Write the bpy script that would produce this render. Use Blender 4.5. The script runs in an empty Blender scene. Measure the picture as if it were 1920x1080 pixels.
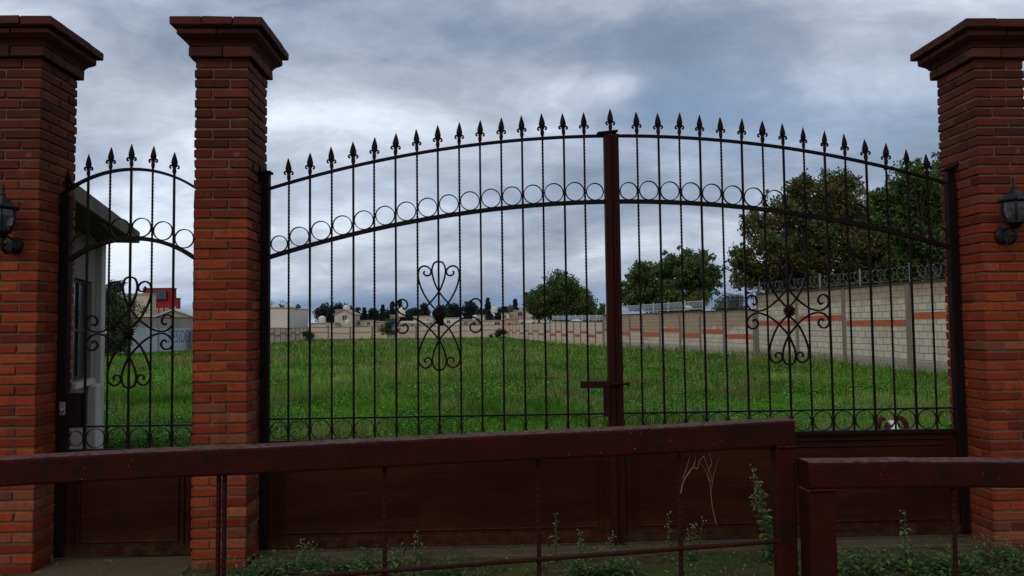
import bpy, math, random
import numpy as np
from mathutils import Matrix, Vector
random.seed(7); RNG = np.random.default_rng(11)
S = bpy.context.scene
PI = math.pi

# ------------------------------------------------------------------ camera
FPX = 1420.0; PITCH = math.radians(2.9); ROLL = 0.0122; CAM = np.array([0, 0, 1.5])
_f = np.array([0, math.cos(PITCH), math.sin(PITCH)]); _r0 = np.array([1., 0, 0]); _u0 = np.cross(_r0, _f)
_c, _s = math.cos(ROLL), math.sin(ROLL)
_r = _c*_r0 - _s*_u0; _u = _c*_u0 + _s*_r0
cd = bpy.data.cameras.new('camera'); cam = bpy.data.objects.new('camera', cd); S.collection.objects.link(cam)
cd.sensor_width = 36; cd.lens = FPX/1920*36; cd.clip_end = 3000; cd.clip_start = 0.05
cam.matrix_world = Matrix(((_r[0], _u[0], -_f[0], 0), (_r[1], _u[1], -_f[1], 0), (_r[2], _u[2], -_f[2], 1.5), (0, 0, 0, 1)))
S.camera = cam
S.render.resolution_x = 1024; S.render.resolution_y = 576

def ray(x, y): return _f*FPX + _r*(x-960) - _u*(y-540)
def at(x, y, Y):                      # world point seen at photo pixel (x, y) at world depth Y
    d = ray(x, y); return CAM + d*Y/d[1]
def gr(x, y, z=0.0):
    d = ray(x, y); return CAM + d*(z-1.5)/d[2]

# ------------------------------------------------------------------ light
SUN_EL, SUN_AZ = math.radians(42), math.radians(212)      # azimuth measured from +Y towards +X
EXPOSURE = 0.0
sd = bpy.data.lights.new('sun', 'SUN'); so = bpy.data.objects.new('sun', sd); S.collection.objects.link(so)
sd.energy = 1.1; sd.angle = math.radians(50); sd.color = (1, .86, .66)
_sdir = Vector((math.sin(SUN_AZ)*math.cos(SUN_EL), math.cos(SUN_AZ)*math.cos(SUN_EL), math.sin(SUN_EL)))
so.rotation_euler = _sdir.to_track_quat('Z', 'Y').to_euler()
S.view_settings.view_transform = 'Standard'; S.view_settings.look = 'None'
S.view_settings.exposure = EXPOSURE; S.view_settings.gamma = 1

# ------------------------------------------------------------------ node helpers
class NT:
    def __init__(self, tree): self.t = tree
    def n(self, typ, **kw):
        nd = self.t.nodes.new(typ)
        ins = kw.pop('ins', {})
        for k, v in kw.items(): setattr(nd, k, v)
        for k, v in ins.items(): self.set(nd, k, v)
        return nd
    def set(self, nd, k, v):
        s = nd.inputs[k]
        if isinstance(v, bpy.types.NodeSocket): self.t.links.new(v, s)
        else:
            if isinstance(v, (tuple, list)) and s.type == 'RGBA' and len(v) == 3: v = (*v, 1)
            s.default_value = v
    def math(self, op, a, b=0.0, c=None, clamp=False):
        nd = self.n('ShaderNodeMath', operation=op, use_clamp=clamp); self.set(nd, 0, a); self.set(nd, 1, b)
        if c is not None: self.set(nd, 2, c)
        return nd.outputs[0]
    def mix(self, fac, a, b, mode='MIX'):
        nd = self.n('ShaderNodeMix', data_type='RGBA', blend_type=mode)
        self.set(nd, 0, fac); self.set(nd, 6, a); self.set(nd, 7, b); return nd.outputs[2]
    def noise(self, vec, scale, detail=4, rough=.55, dist=0.0):
        nd = self.n('ShaderNodeTexNoise'); self.set(nd, 'Scale', scale); self.set(nd, 'Detail', detail)
        self.set(nd, 'Roughness', rough); self.set(nd, 'Distortion', dist)
        if vec is not None: self.set(nd, 'Vector', vec)
        return nd.outputs['Fac']
    def ramp(self, fac, pts, interp='LINEAR'):
        nd = self.n('ShaderNodeValToRGB'); cr = nd.color_ramp; cr.interpolation = interp
        while len(cr.elements) > 1: cr.elements.remove(cr.elements[-1])
        for i, (p, c) in enumerate(pts):
            e = cr.elements[0] if i == 0 else cr.elements.new(p)
            e.position = p; e.color = (c, c, c, 1) if isinstance(c, (int, float)) else (*c, 1)
        self.set(nd, 0, fac); return nd.outputs[0]
    def maprange(self, v, a, b, c=0.0, d=1.0, smooth=True):
        nd = self.n('ShaderNodeMapRange', interpolation_type='SMOOTHSTEP' if smooth else 'LINEAR')
        for k, x in (('Value', v), ('From Min', a), ('From Max', b), ('To Min', c), ('To Max', d)): self.set(nd, k, x)
        return nd.outputs[0]
    def mapping(self, vec, scale=(1, 1, 1), loc=(0, 0, 0), rot=(0, 0, 0)):
        nd = self.n('ShaderNodeMapping'); self.set(nd, 'Vector', vec)
        nd.inputs['Scale'].default_value = scale; nd.inputs['Location'].default_value = loc; nd.inputs['Rotation'].default_value = rot
        return nd.outputs[0]

# ------------------------------------------------------------------ sky
W = bpy.data.worlds.new('World'); S.world = W; W.use_nodes = True
W.node_tree.nodes.clear(); q = NT(W.node_tree)
sky = q.n('ShaderNodeTexSky', sky_type='NISHITA', sun_disc=False, sun_elevation=SUN_EL, sun_rotation=SUN_AZ)
sky.air_density = 1.3; sky.dust_density = 2.0; sky.ozone_density = 2.0
geo = q.n('ShaderNodeTexCoord'); D = geo.outputs['Generated']
sep = q.n('ShaderNodeSeparateXYZ', ins={0: D}); dx, dy, dz = sep.outputs
den = q.math('ADD', q.math('MAXIMUM', dz, 0.0), 0.36)
px_ = q.math('DIVIDE', dx, den); py_ = q.math('DIVIDE', dy, den)
P = q.n('ShaderNodeCombineXYZ', ins={0: px_, 1: py_, 2: 0.0}).outputs[0]
def blob(px, py, wx, wy, amp):           # soft region of the sky around one compass direction and height
    d = ray(px, py); d = d/np.linalg.norm(d)
    az, el = math.atan2(d[0], d[1]), math.asin(d[2])
    A = q.math('DIVIDE', q.math('SUBTRACT', q.math('ARCTAN2', dx, dy), az), wx)
    B = q.math('DIVIDE', q.math('SUBTRACT', q.math('ARCSINE', dz), el), wy)
    r2 = q.math('ADD', q.math('MULTIPLY', A, A), q.math('MULTIPLY', B, B))
    return q.math('MULTIPLY', q.math('EXPONENT', q.math('MULTIPLY', r2, -1.0)), amp)
n1 = q.noise(q.mapping(P, (1, 1.25, 1), (3.1, 1.7, 0)), 0.75, 7, .55, .35)
n2 = q.noise(q.mapping(P, (1, 1.6, 1), (7.3, 4.2, 0)), 2.3, 8, .58, .5)
n3 = q.noise(q.mapping(D, (1.2, 1.2, 1.7), (2.2, 0, 5.1)), 4.0, 6, .55, .5)
n4 = q.noise(q.mapping(P, (1, 1.3, 1), (1.3, 9.2, 0)), 6.0, 8, .62, .9)
dens = q.math('ADD', q.math('MULTIPLY', n1, .36), q.math('MULTIPLY', n2, .34))
dens = q.math('ADD', dens, q.math('MULTIPLY', n3, .22)); dens = q.math('ADD', dens, q.math('MULTIPLY', n4, .13))
dens = q.math('ADD', q.math('MULTIPLY', q.math('SUBTRACT', dens, .5), 1.85), .525)
for b in ((650, 215, .12, .035, .15), (1060, 170, .09, .03, .22), (1180, 150, .05, .02, .12), (230, 470, .35, .12, .03), (880, 110, .12, .04, .05), (1000, 480, .28, .03, .08),
          (1560, 250, .22, .07, -.07), (1130, 70, .26, .04, -.12), (1600, 90, .3, .035, -.08), (700, 345, .3, .03, -.05), (1500, 10, .3, .03, .05), (100, 60, .3, .05, -.03),
          (800, 575, .8, .014, -.14), (960, 455, 1.0, .05, .015), (1250, 440, .2, .05, .05)):
    dens = q.math('ADD', dens, blob(*b))
bl = blob(1540, 235, .26, .075, .75)
for b in ((1260, 190, .12, .035, .5), (800, 570, .9, .022, .8), (760, 370, .35, .035, .35), (560, 40, .5, .05, .35), (230, 330, .2, .05, .2)): bl = q.math('ADD', bl, blob(*b))
bl = q.math('MINIMUM', bl, 1.0)
grey = q.ramp(dens, [(.16, (.155, .185, .245)), (.32, (.22, .26, .335)), (.44, (.31, .36, .45)), (.54, (.40, .455, .555)), (.64, (.52, .58, .69)), (.76, (.72, .79, .89)), (.92, (.92, .96, 1.0))])
blue = q.ramp(dens, [(.16, (.115, .17, .275)), (.35, (.155, .24, .38)), (.5, (.22, .325, .48)), (.64, (.38, .48, .64)), (.76, (.64, .74, .88)), (.92, (.9, .95, 1.0))])
cloud = q.mix(bl, grey, blue)
# thin blue layer through the gaps, still the Nishita sky
gap = q.math('MULTIPLY', q.maprange(dens, .36, .52, .35, 0.0), q.maprange(dz, .12, .3))
cl10 = q.n('ShaderNodeVectorMath', operation='SCALE', ins={0: cloud}); cl10.inputs['Scale'].default_value = 10.0
col = q.mix(gap, cl10.outputs[0], sky.outputs[0])
bg = q.n('ShaderNodeBackground', ins={'Color': col, 'Strength': 0.108})
q.n('ShaderNodeOutputWorld', ins={0: bg.outputs[0]})

# ------------------------------------------------------------------ materials
MATS = {}
def mat(name, build, rough=.6, spec=.4, bump=None, metal=0.0):
    m = bpy.data.materials.new(name); m.use_nodes = True; m.node_tree.nodes.clear()
    t = NT(m.node_tree); b = t.n('ShaderNodeBsdfPrincipled'); t.n('ShaderNodeOutputMaterial', ins={0: b.outputs[0]})
    tc = t.n('ShaderNodeTexCoord').outputs['Object']
    r = build(t, tc)
    t.set(b, 'Base Color', r[0] if isinstance(r, tuple) and isinstance(r[0], bpy.types.NodeSocket) else r)
    t.set(b, 'Roughness', rough); t.set(b, 'Specular IOR Level', spec); t.set(b, 'Metallic', metal)
    if isinstance(r, tuple) and isinstance(r[0], bpy.types.NodeSocket) and len(r) > 1:
        bp = t.n('ShaderNodeBump', ins={'Height': r[1]}); bp.inputs['Strength'].default_value = r[2]; bp.inputs['Distance'].default_value = r[3]
        t.set(b, 'Normal', bp.outputs[0])
        if len(r) > 4: t.set(b, 'Roughness', r[4])
    MATS[name] = m; m['b'] = 1
    return m
def attr(t, name='Col'): return t.n('ShaderNodeAttribute', attribute_name=name).outputs['Color']

def painted(c1, c2, rust=(.16, .06, .025), sc=18, rustlim=.66, dust=None, bs=.25):
    def f(t, tc):
        n = t.noise(tc, sc, 6, .65); n2_ = t.noise(tc, sc*.15, 4, .6)
        c = t.mix(n, c1, c2)
        m_ = t.maprange(t.noise(tc, sc*1.7, 8, .7), rustlim, rustlim+.06)
        c = t.mix(t.math('MULTIPLY', m_, .7), c, rust)
        if dust:
            nz = t.n('ShaderNodeSeparateXYZ', ins={0: t.n('ShaderNodeNewGeometry').outputs['Normal']}).outputs[2]
            dm = t.math('MULTIPLY', t.maprange(nz, .5, .95), t.maprange(t.noise(tc, 60, 5, .7), .3, .6))
            c = t.mix(t.math('MULTIPLY', dm, .8), c, dust)
        rg = t.maprange(n2_, .3, .7, .45, .72)
        return (c, t.noise(tc, sc*6, 5, .7), bs, .002, rg)
    return f
M_iron = mat('dark_gate_paint', painted((.012, .005, .005), (.007, .004, .004), rust=(.06, .022, .012), sc=25, rustlim=.70), spec=.08)
M_post = mat('brown_post_paint', painted((.030, .006, .004), (.015, .0045, .0035), rust=(.06, .02, .01), sc=9, rustlim=.68), spec=.08)
def panel_f(t, tc):
    n = t.noise(t.mapping(tc, (.8, 1, 3.2), rot=(0, .15, 0)), 1.6, 5, .6, 1.2)
    c = t.ramp(n, [(.3, (.016, .0048, .0032)), (.5, (.024, .006, .0036)), (.68, (.036, .0085, .004))])
    s = t.noise(t.mapping(tc, (.5, 1, 30)), 6, 4, .6)
    c = t.mix(t.maprange(s, .5, .75, 0, .35), c, (.035, .015, .012))
    z = t.n('ShaderNodeSeparateXYZ', ins={0: tc}).outputs[2]
    mud = t.math('MULTIPLY', t.maprange(z, .02, .22, 1, 0), t.maprange(t.noise(tc, 14, 6, .7), .35, .65))
    c = t.mix(t.math('MULTIPLY', mud, .3), c, (.085, .062, .036))
    c = t.mix(t.maprange(t.noise(tc, 22, 8, .75), .68, .72, 0, .6), c, (.11, .04, .015))
    sc_ = t.maprange(t.noise(t.mapping(tc, (1, 1, 14), rot=(0, .5, 0)), 9, 5, .7), .70, .74, 0, .5); c = t.mix(sc_, c, (.10, .055, .04))
    dr = t.maprange(t.noise(t.mapping(tc, (14, 1, .6)), 2.5, 4), .58, .74, 0, .4); c = t.mix(dr, c, (.016, .006, .005))
    return (c, t.math('ADD', t.noise(t.mapping(tc, (.3, 1, 8)), 9, 4), t.math('MULTIPLY', t.noise(tc, 2.2, 2), 3.0)), .35, .006, t.maprange(n, .3, .7, .4, .62))
M_panel = mat('panel_paint', panel_f, spec=.06)
def barrier_f(t, tc):
    c = t.mix(t.maprange(t.noise(tc, 7, 6, .7), .38, .62), (.040, .0045, .0032), (.020, .0055, .004))
    c = t.mix(t.maprange(t.noise(tc, 45, 8, .8), .48, .62, 0, .65), c, (.012, .006, .0055))
    c = t.mix(t.maprange(t.noise(tc, 30, 7, .75), .64, .69, 0, .8), c, (.16, .04, .015))
    c = t.mix(t.maprange(t.noise(t.mapping(tc, loc=(3, 1, 2)), 9, 9, .8), .68, .70, 0, .8), c, (.22, .085, .035))
    c = t.mix(t.maprange(t.noise(t.mapping(tc, loc=(7, 5, 2)), 120, 2, .5), .76, .79), c, (.40, .36, .32))
    z_ = t.noise(t.mapping(tc, (30, 30, 2.2)), 1.5, 4); c = t.mix(t.maprange(z_, .56, .70, 0, .45), c, (.020, .008, .007))
    nz = t.n('ShaderNodeSeparateXYZ', ins={0: t.n('ShaderNodeNewGeometry').outputs['Normal']}).outputs[2]
    dm = t.math('MULTIPLY', t.maprange(nz, .3, .95), t.maprange(t.noise(tc, 55, 6, .75), .34, .60))
    c = t.mix(t.math('MULTIPLY', dm, .75), c, (.13, .075, .070))
    hgt = t.math('ADD', t.noise(tc, 90, 7, .75), t.math('MULTIPLY', t.noise(tc, 9, 4), 1.6))
    return (c, hgt, .8, .004, t.maprange(t.noise(tc, 30, 5), .35, .65, .55, .8))
M_barrier = mat('red_oxide_paint', barrier_f, spec=.07)
M_rebar = mat('rusty_rebar', painted((.032, .006, .004), (.018, .006, .0045), rust=(.06, .022, .01), sc=40, rustlim=.6), spec=.1)

def brick_f(t, tc):
    a = attr(t)
    n = t.noise(tc, 28, 6, .65); k = t.noise(tc, 5, 5, .6)
    c = t.mix(t.maprange(n, .4, .7, 0, .5), a, (.10, .018, .009))
    c = t.mix(t.maprange(k, .56, .75, 0, .30), c, (.24, .12, .075))
    c = t.mix(t.maprange(t.noise(tc, 90, 3, .6), .64, .72, 0, .5), c, (.05, .025, .02))
    c = t.mix(t.maprange(t.noise(t.mapping(tc, (1, 1, 1.6), loc=(4, 4, 4)), 6.5, 8, .75), .63, .72, 0, .35), c, (.30, .22, .17))
    dr = t.maprange(t.noise(t.mapping(tc, (9, 9, .5)), 1.6, 5), .55, .72, 0, .45); c = t.mix(dr, c, (.035, .012, .009))
    return (c, t.noise(tc, 55, 8, .75), .9, .006)
M_brick = mat('red_clay_brick', brick_f, rough=.82, spec=.2)
M_mortar = mat('grey_mortar', lambda t, tc: (t.mix(t.noise(tc, 9, 6), (.20, .12, .07), (.07, .038, .022)), t.noise(tc, 120, 5), .6, .003), rough=.9, spec=.1)
def conc(c1, c2, sc=3.0, streak=.5, dark=(.08, .07, .06)):
    def f(t, tc):
        c = t.mix(t.noise(tc, sc, 7, .62), c1, c2)
        s = t.maprange(t.noise(t.mapping(tc, (3, 3, .35)), 2.2, 5, .6), .5, .75, 0, streak)
        c = t.mix(s, c, dark)
        return (c, t.noise(tc, sc*12, 6, .7), .4, .01)
    return f
M_conc = mat('weathered_concrete', conc((.23, .20, .165), (.14, .12, .10)), rough=.9, spec=.15)
M_sill = mat('dusty_concrete_sill', conc((.105, .080, .055), (.050, .042, .028), 8, .7, (.05, .055, .03)), rough=.9, spec=.1)
M_cream = mat('cream_render', conc((.54, .475, .385), (.42, .37, .30), .8, .35, (.30, .25, .19)), rough=.9, spec=.1)
M_white = mat('white_render', conc((.66, .62, .55), (.52, .48, .42), .7, .35, (.30, .27, .22)), rough=.9, spec=.1)
M_peach = mat('peach_render', conc((.42, .27, .19), (.36, .22, .15), .8, .3), rough=.9, spec=.1)
M_grey = mat('grey_block', conc((.38, .33, .27), (.27, .235, .19), .9, .3), rough=.9, spec=.1)
M_red = mat('crimson_render', conc((.30, .022, .028), (.24, .02, .025), .5, .2, (.12, .02, .02)), rough=.8, spec=.2)
M_tin = mat('pale_sheet_roof', conc((.42, .46, .50), (.36, .40, .44), 1, .2, (.3, .3, .3)), rough=.5)
M_tank = mat('white_plastic', lambda t, tc: (t.mix(t.noise(tc, 3), (.62, .6, .56), (.5, .48, .44)),), rough=.5)
M_blue = mat('blue_tarp', lambda t, tc: (t.mix(t.noise(tc, 3), (.05, .12, .38), (.03, .08, .3)),), rough=.6)
M_black = mat('black_plastic', lambda t, tc: (t.mix(t.noise(tc, 3), (.03, .03, .035), (.015, .015, .02)),), rough=.5)
M_glassd = mat('dark_window_glass', lambda t, tc: (t.mix(t.noise(tc, 1), (.02, .025, .03), (.035, .04, .045)),), rough=.12, spec=.6)
M_wire = mat('galvanised_wire', lambda t, tc: (t.mix(t.noise(tc, 3), (.22, .23, .24), (.11, .12, .13)),), rough=.45)
M_fpaint = mat('pale_blue_fence_paint', lambda t, tc: (t.mix(t.noise(tc, 3), (.50, .58, .62), (.38, .45, .50)),), rough=.5)
M_lamp = mat('black_lamp_metal', painted((.008, .008, .010), (.005, .005, .006), rust=(.03, .02, .015), sc=40, rustlim=.75), spec=.25)
M_letter = mat('faded_blue_paint', lambda t, tc: (t.mix(t.maprange(t.noise(tc, 1.3, 6, .75), .48, .72), (.07, .17, .38), (.34, .39, .47)),), rough=.9)
def glass_f():
    m = bpy.data.materials.new('lantern_glass'); m.use_nodes = True; m.node_tree.nodes.clear(); t = NT(m.node_tree)
    tc = t.n('ShaderNodeTexCoord').outputs['Object']
    b = t.n('ShaderNodeBsdfPrincipled', ins={'Base Color': (.16, .18, .20), 'Roughness': .12, 'Transmission Weight': .75, 'IOR': 1.4})
    bp = t.n('ShaderNodeBump', ins={'Height': t.noise(tc, 60, 2)}); bp.inputs['Strength'].default_value = .2
    t.set(b, 'Normal', bp.outputs[0]); t.n('ShaderNodeOutputMaterial', ins={0: b.outputs[0]}); return m
M_glass = glass_f()
def block_f(tan):
    def f(t, tc):
        sp = t.n('ShaderNodeSeparateXYZ', ins={0: tc}); x, y, z = sp.outputs
        v = t.n('ShaderNodeCombineXYZ', ins={0: x, 1: z, 2: 0.0}).outputs[0]
        wob = t.noise(tc, 1.5, 3)
        w1 = t.math('MULTIPLY', wob, .05); v2 = t.n('ShaderNodeVectorMath', operation='ADD', ins={0: v, 1: t.n('ShaderNodeCombineXYZ', ins={0: w1, 1: w1, 2: 0.0}).outputs[0]}).outputs[0]
        bt = t.n('ShaderNodeTexBrick', offset=.5, ins={'Vector': v2, 'Scale': 1.0, 'Color1': (.56, .51, .42), 'Color2': (.44, .40, .33), 'Mortar': (.30, .27, .22),
                 'Mortar Size': .012, 'Mortar Smooth': .2, 'Brick Width': .41, 'Row Height': .205, 'Bias': -.2})
        c = bt.outputs['Color']
        up = t.math('ADD', z, t.math('MULTIPLY', t.noise(tc, 1.3, 6, .6), tan[1]))
        m_ = t.maprange(up, tan[0], tan[0]+.35)
        c = t.mix(t.math('MULTIPLY', m_, .85), c, t.mix(t.noise(tc, 4, 6), (.40, .315, .21), (.25, .19, .13)))
        c2 = t.mix(1.0, c, t.mix(bt.outputs['Fac'], (1, 1, 1), (.62, .6, .58)), 'MULTIPLY')
        s = t.maprange(t.noise(t.mapping(tc, (2.2, 1, .5)), 1.7, 6, .65), .5, .75, 0, .5)
        c2 = t.mix(s, c2, (.22, .19, .15))
        drip = t.math('MULTIPLY', t.maprange(z, tan[2]-.45, tan[2]), t.maprange(t.noise(t.mapping(tc, (8, 1, .4)), 2, 4), .45, .7))
        c2 = t.mix(t.math('MULTIPLY', drip, .7), c2, (.07, .06, .05))
        base = t.maprange(z, .42, .30); c2 = t.mix(t.math('MULTIPLY', base, tan[3]), c2, (.25, .22, .185))
        return (c2, t.math('SUBTRACT', t.noise(tc, 12, 6), bt.outputs['Fac']), .5, .01)
    return f
M_blockW = mat('whitewashed_block', block_f((2.45, .9, 2.65, .8)), rough=.92, spec=.1)
M_blockT = mat('tan_block', block_f((1.75, 1.3, 2.15, .5)), rough=.92, spec=.1)
M_blockP = mat('patched_block', block_f((1.1, 1.1, 2.15, .9)), rough=.92, spec=.1)
M_slabs = mat('pale_concrete_planks', lambda t, tc: (lambda sp: (t.mix(t.maprange(t.math('FRACT', t.math('MULTIPLY', sp.outputs[2], 3.4)), .0, .12, 1, 0), t.mix(t.noise(tc, 1.2, 6), (.60, .51, .40), (.45, .38, .30)), (.22, .185, .15)),))(t.n('ShaderNodeSeparateXYZ', ins={0: tc})), rough=.9, spec=.1)
def band_f(t, tc):
    sp = t.n('ShaderNodeSeparateXYZ', ins={0: tc})
    v = t.n('ShaderNodeCombineXYZ', ins={0: sp.outputs[0], 1: sp.outputs[2], 2: 0.0}).outputs[0]
    bt = t.n('ShaderNodeTexBrick', ins={'Vector': v, 'Scale': 1.0, 'Color1': (.52, .10, .035), 'Color2': (.38, .06, .025), 'Mortar': (.38, .24, .16), 'Mortar Size': .008, 'Brick Width': .24, 'Row Height': .066})
    return (t.mix(t.noise(tc, 6), bt.outputs['Color'], (.42, .11, .05)),)
M_band = mat('red_brick_band', band_f, rough=.9, spec=.1)

def ground_f(t, tc):
    sp = t.n('ShaderNodeSeparateXYZ', ins={0: tc}); y = sp.outputs[1]
    g = t.ramp(t.noise(tc, .35, 8, .65), [(.3, (.022, .050, .007)), (.5, (.035, .07, .010)), (.7, (.07, .075, .025))])
    d = t.ramp(t.noise(tc, 9, 8, .7), [(.3, (.035, .026, .016)), (.5, (.075, .055, .035)), (.7, (.13, .10, .07))])
    moss = t.maprange(t.noise(tc, 2.6, 7, .65), .42, .56)
    d = t.mix(t.math('MULTIPLY', moss, .8), d, t.mix(t.noise(tc, 60, 3), (.035, .06, .012), (.09, .115, .025)))
    c = t.mix(t.maprange(y, 5.2, 5.9), d, g)
    return (c, t.noise(tc, 18, 9, .75), .9, .05)
M_ground = mat('field_soil', ground_f, rough=.95, spec=.08)
def leafmat(name, rough=.5, trans=.38):
    m = bpy.data.materials.new(name); m.use_nodes = True; m.node_tree.nodes.clear(); t = NT(m.node_tree)
    a = attr(t); b = t.n('ShaderNodeBsdfPrincipled', ins={'Base Color': a, 'Roughness': rough, 'Specular IOR Level': .25})
    tr = t.n('ShaderNodeBsdfTranslucent', ins={'Color': a}); mx = t.n('ShaderNodeMixShader', ins={0: trans, 1: b.outputs[0], 2: tr.outputs[0]})
    t.n('ShaderNodeOutputMaterial', ins={0: mx.outputs[0]}); return m
M_leaf = leafmat('tree_leaves'); M_grass = leafmat('grass_blades', .55, .3); M_weed = leafmat('weed_leaves', .55, .3); M_flower = leafmat('petals', .6, .3)
M_bark = mat('grey_brown_bark', lambda t, tc: (t.mix(t.noise(t.mapping(tc, (6, 6, 1)), 4, 6), (.085, .065, .045), (.035, .028, .02)), t.noise(t.mapping(tc, (10, 10, 1.5)), 6, 5), .8, .02), rough=.9, spec=.1)
M_twig = mat('dry_twig_bark', lambda t, tc: (t.mix(t.noise(tc, 30), (.21, .16, .12), (.13, .10, .07)),), rough=.8)
M_fur = mat('dog_fur', lambda t, tc: (attr(t), t.noise(tc, 150, 4), .4, .003), rough=.8, spec=.15)
M_ear = mat('brown_fur', lambda t, tc: (t.mix(t.noise(tc, 60), (.065, .022, .015), (.04, .015, .010)), t.noise(tc, 150, 4), .4, .003), rough=.8, spec=.15)
M_steel = mat('lock_steel', lambda t, tc: (t.mix(t.noise(tc, 40), (.35, .33, .30), (.2, .18, .16)),), rough=.4, metal=.7)
M_web = mat('cobweb_silk', lambda t, tc: (t.mix(t.noise(tc, 9), (.5, .5, .5), (.35, .35, .35)),), rough=.7)

# ------------------------------------------------------------------ mesh helpers
def link(o, parent=None):
    S.collection.objects.link(o)
    if parent is not None: o.parent = parent
    return o
def tag(o, label=None, cat=None, group=None, kind=None):
    if label: o['label'] = label
    if cat: o['category'] = cat
    if group: o['group'] = group
    if kind: o['kind'] = kind
    return o
def empty(name, loc, rz=0, label=None, cat=None, group=None):
    o = bpy.data.objects.new(name, None); o.empty_display_size = .2
    o.location = [float(v) for v in loc]; o.rotation_euler = (0, 0, rz); link(o); return tag(o, label, cat, group)
class MB:
    def __init__(self): self.v = []; self.f = []; self.c = []; self.sm = []
    def add(self, vs, fs, col=None, smooth=False):
        b = len(self.v); self.v += [tuple(map(float, p)) for p in vs]
        self.f += [tuple(i+b for i in f) for f in fs]; self.c += [col or (.5, .5, .5)]*len(vs); self.sm += [smooth]*len(fs)
    def box(self, x0, x1, y0, y1, z0, z1, col=None):
        v = [(x, y, z) for z in (z0, z1) for y in (y0, y1) for x in (x0, x1)]
        self.add(v, [(0, 2, 3, 1), (4, 5, 7, 6), (0, 1, 5, 4), (2, 6, 7, 3), (0, 4, 6, 2), (1, 3, 7, 5)], col)
    def cbox(self, x0, x1, y0, y1, z0, z1, c=.004, j=0.0, col=None):     # box with chamfered, slightly uneven edges
        X, Y, Z = (x0, x1), (y0, y1), (z0, z1); vs = []; idx = {}
        for i in (0, 1):
            for k in (0, 1):
                for l in (0, 1):
                    p = (X[i], Y[k], Z[l]); s = (1-2*i, 1-2*k, 1-2*l)
                    jj = [random.uniform(-j, j) for _ in range(3)]
                    for a in range(3):
                        w = [p[m]+jj[m]+(c*s[m] if m != a else 0) for m in range(3)]; idx[i, k, l, a] = len(vs); vs.append(w)
        fs = []
        for a in range(3):
            b, d = (a+1) % 3, (a+2) % 3
            for s in (0, 1):
                def g(u, w, ax=a):
                    q_ = [0, 0, 0]; q_[a] = s; q_[b] = u; q_[d] = w; return idx[q_[0], q_[1], q_[2], ax]
                r = [g(0, 0), g(1, 0), g(1, 1), g(0, 1)]; fs.append(tuple(r if s else r[::-1]))
            for u in (0, 1):
                for w in (0, 1):            # edge running along axis a
                    def h(s, ax):
                        q_ = [0, 0, 0]; q_[a] = s; q_[b] = u; q_[d] = w; return idx[q_[0], q_[1], q_[2], ax]
                    r = [h(0, b), h(1, b), h(1, d), h(0, d)]
                    fs.append(tuple(r if (u == w) else r[::-1]))
        for i in (0, 1):
            for k in (0, 1):
                for l in (0, 1):
                    r = [idx[i, k, l, a] for a in range(3)]; fs.append(tuple(r if (i+k+l) % 2 else r[::-1]))
        self.add(vs, fs, col)
    def tube(self, pts, r, seg=6, col=None, cap=True, smooth=True, flat=None):
        P_ = [Vector(p) for p in pts]; n = len(P_); rr = r if isinstance(r, (list, tuple)) else [r]*n; vs = []
        t0 = (P_[1]-P_[0]).normalized(); up = Vector((0, 1, 0)) if abs(t0.y) < .9 else Vector((0, 0, 1))
        nx = t0.cross(up).normalized()
        for i, p in enumerate(P_):
            t_ = ((P_[min(i+1, n-1)]-P_[max(i-1, 0)])).normalized()
            nx = (nx - t_*nx.dot(t_)).normalized(); ny = t_.cross(nx)
            for k in range(seg):
                a = 2*PI*(k+.5)/seg; vs.append(p + nx*(math.cos(a)*rr[i]) + ny*(math.sin(a)*rr[i]))
        fs = [(i*seg+k, i*seg+(k+1) % seg, (i+1)*seg+(k+1) % seg, (i+1)*seg+k) for i in range(n-1) for k in range(seg)]
        if cap: fs += [tuple(range(seg))[::-1], tuple((n-1)*seg+k for k in range(seg))]
        self.add(vs, fs, col, smooth)
    def bar(self, a, b, w, d, up=(0, 1, 0)):         # rectangular bar from a to b, w across, d along up
        a, b = Vector(a), Vector(b); t_ = (b-a).normalized(); u_ = Vector(up); s = t_.cross(u_).normalized(); u_ = s.cross(t_)
        vs = [p + s*(w/2*i) + u_*(d/2*k) for p in (a, b) for i, k in ((-1, -1), (1, -1), (1, 1), (-1, 1))]
        self.add(vs, [(3, 2, 1, 0), (4, 5, 6, 7), (0, 1, 5, 4), (1, 2, 6, 5), (2, 3, 7, 6), (3, 0, 4, 7)])
    def strip(self, pts, w, d, smooth=False):         # bar of width w (in XZ plane) and depth d (Y) following pts in XZ
        vs = []; n = len(pts)
        for i, p in enumerate(pts):
            a, b = Vector(pts[max(i-1, 0)]), Vector(pts[min(i+1, n-1)]); t_ = (b-a).normalized(); s = Vector((-t_.z, 0, t_.x)); p = Vector(p)
            vs += [p-s*w/2-Vector((0, d/2, 0)), p+s*w/2-Vector((0, d/2, 0)), p+s*w/2+Vector((0, d/2, 0)), p-s*w/2+Vector((0, d/2, 0))]
        fs = [(4*i+k, 4*i+(k+1) % 4, 4*i+4+(k+1) % 4, 4*i+4+k) for i in range(n-1) for k in range(4)] + [(3, 2, 1, 0), tuple(4*n-4+k for k in range(4))]
        self.add(vs, [f[::-1] for f in fs], None, smooth)
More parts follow.
